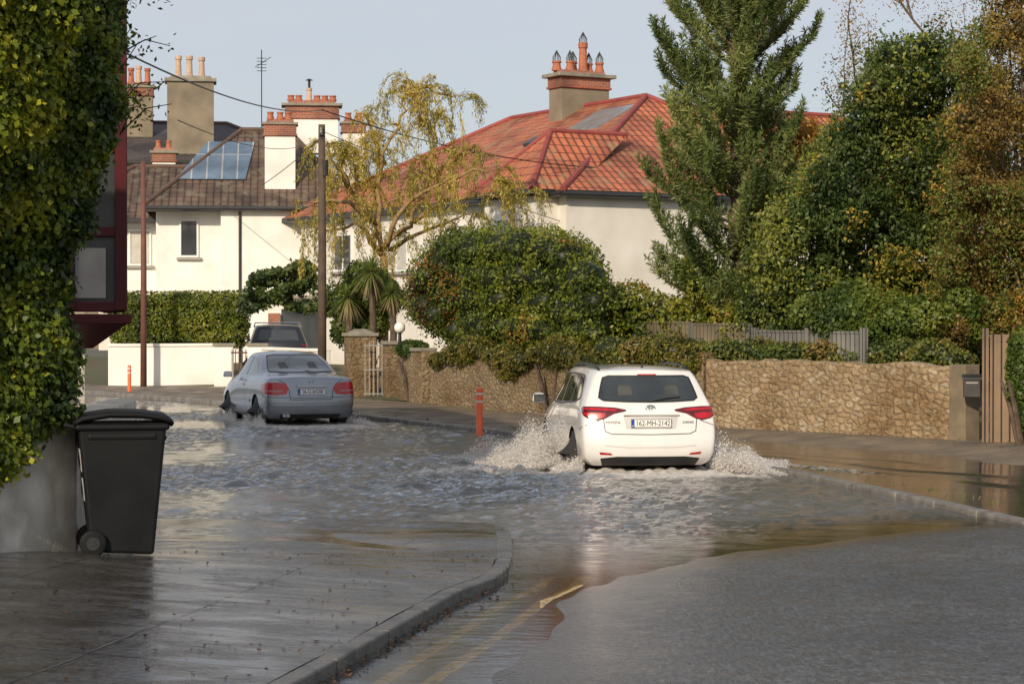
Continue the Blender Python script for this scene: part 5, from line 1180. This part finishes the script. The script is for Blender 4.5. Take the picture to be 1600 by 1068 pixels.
def palm(px,py,d,r,seed,label):
    r_=random.Random(seed); top=Z(py,d); e=veg('cabbage_palm',label,"palm",(X(px,d),d,.2)); m=MB(); m.tube([(0,0,0),(.05,0,(top-.2)*.6),(0,0,top-.2)],[.1,.09,.08],8); m.obj('trunk',M['bark'],e,True)
    V=[];Fc=[];C=[]
    for i in range(230):
        a=r_.uniform(0,6.28); el=r_.uniform(-1.1,1.45); L=r*r_.uniform(.75,1.1); dr=Vector((math.cos(a)*math.cos(el),math.sin(a)*math.cos(el),math.sin(el))); sd=dr.cross(Vector((0,0,1))).normalized(); o=len(V); dead=el<-.5
        for k in range(5):
            t=k/4; p=Vector((0,0,top-.2))+dr*L*t-Vector((0,0,.35*L*t*t)); w=.015*(1-t)**.6+.002; V+=[p+sd*w,p-sd*w]; cc=(.36,.29,.14) if dead else [(.18,.23,.05),(.26,.29,.07),(.12,.18,.04)][i%3]; C+=[cc,cc]
        for k in range(4): Fc.append((o+2*k,o+2*k+1,o+2*k+3,o+2*k+2))
    me=bpy.data.meshes.new('crown'); me.from_pydata(V,[],Fc); ca=me.color_attributes.new('col','FLOAT_COLOR','POINT'); ca.data.foreach_set('color',np.c_[np.array(C),np.ones(len(C))].astype(np.float32).ravel()); me.materials.append(LEAF); o=bpy.data.objects.new('crown',me); link(o); o.parent=e
palm(580,425,54.6,.75,1,"spiky cabbage palm with sword shaped leaves by the gate")
palm(543,465,54.9,.6,2,"smaller spiky cabbage palm among shrubs")
palm(612,458,54.4,.5,3,"smaller spiky cabbage palm among shrubs")
bl=[]
for px in range(1180,1700,40):
    bl.append((X(px,46),46.5,1.6,.9,.8,1.1))
shrub('garden_shrub',"dark dense shrubs deep in the garden","shrub",bl,12000,.08,DARKG)
def litter():
    n=380; y=rng.uniform(9.5,18,n); x=xk(y)-.1-rng.random(n)**1.0*3.2; z=GPv(x,y)+.006
    P=np.stack([x,y,z],-1); m_=260
    y2=rng.uniform(10,16,m_); x2=xk(y2)+rng.normal(.05,.05,m_); P2=np.stack([x2,y2,np.maximum(G(x2,y2),0)+.008],-1); P=np.r_[P,P2]
    m3=700; i=rng.integers(10,110,m3); a=Kd[i,:2]; b=Fd[i]; tt=rng.uniform(.75,1,m3)[:,None]; q=a*(1-tt)+b*tt; P=np.r_[P,np.c_[q,np.full(m3,.13)]]
    n=len(P); Nn=unit(rng.normal(0,.25,(n,3))+[0,0,1]); T=unit(np.cross(Nn,rng.normal(size=(n,3))))
    o=leafmesh('fallen_leaves',P,T,Nn,rng.uniform(.008,.024,n),.6,pal(rng.random(n),[(.03,.02,.01),(.10,.05,.02),(.2,.1,.03),(.05,.03,.015)]),LEAF); o["kind"]="stuff"; o["label"]="small brown fallen leaves scattered over wet pavement"; o["category"]="leaves"
    n=1300; i=rng.integers(20,120,n); t=np.where(rng.random(n)<.6,rng.uniform(.9,1.0,n),rng.uniform(.02,.06,n))[:,None]; cl=np.sin(i*1.7)>.3; q=(Kd[i,:2]*(1-t)+Fd[i]*t)[cl]; n=len(q)
    P=np.c_[q+rng.normal(0,.06,(n,2)),np.full(n,.09)]; T=unit(rng.normal(0,.4,(n,3))+[0,0,1]); Nn=unit(np.cross(T,rng.normal(size=(n,3))))
    o=leafmesh('weeds',P,T,Nn,rng.uniform(.025,.06,n),.12,pal(rng.random(n),GREEN),LEAF); o["kind"]="stuff"; o["label"]="tufts of weeds and grass along wall foot and kerb"; o["category"]="weeds"
litter()
# ---------------------------------------------------------------- light, world, camera
el=math.radians(25); sx,sy=-.36,-.93; h_=math.hypot(sx,sy); sx/=h_;sy/=h_
sd=Vector((sx*math.cos(el),sy*math.cos(el),math.sin(el)))
L=bpy.data.lights.new('sun','SUN'); L.energy=3.9; L.angle=math.radians(.6); L.color=(1,.86,.67); so=bpy.data.objects.new('sun',L); link(so); so.rotation_euler=sd.to_track_quat('Z','Y').to_euler()
W=bpy.data.worlds.new("World"); scene.world=W; W.use_nodes=True; nt=W.node_tree; bg=nt.nodes['Background']
sk=N(nt,'ShaderNodeTexSky'); sk.sky_type='NISHITA'; sk.sun_disc=False; sk.sun_elevation=el; sk.sun_rotation=math.atan2(sx,sy); sk.air_density=1.0; sk.dust_density=2.0; sk.ozone_density=1.0
tc=N(nt,'ShaderNodeTexCoord'); mp=N(nt,'ShaderNodeMapping'); mp.inputs['Scale'].default_value=(1.2,1.2,5); nt.links.new(tc.outputs['Generated'],mp.inputs[0])
cl=noise(nt,mp.outputs[0],2.2,6)
r=rampo(nt,cl,[(.3,(.55,.55,.55)),(.7,(.92,.92,.92))])
mx=N(nt,'ShaderNodeMix'); mx.data_type='RGBA'; nt.links.new(r,mx.inputs[0]); nt.links.new(sk.outputs[0],mx.inputs[6]); mx.inputs[7].default_value=(4.9,5.1,5.6,1)
nt.links.new(mx.outputs[2],bg.inputs['Color']); bg.inputs['Strength'].default_value=.125
cam=bpy.data.cameras.new('camera'); co=bpy.data.objects.new('camera',cam); link(co); cam.sensor_width=36; cam.lens=F/1600*36; cam.clip_end=3000; cam.clip_start=.1
co.location=(0,0,CZ); co.rotation_euler=(math.radians(90)-math.atan((534-HY)/F),0,0); scene.camera=co
scene.view_settings.view_transform='Standard'; scene.view_settings.look='None'; scene.view_settings.exposure=0
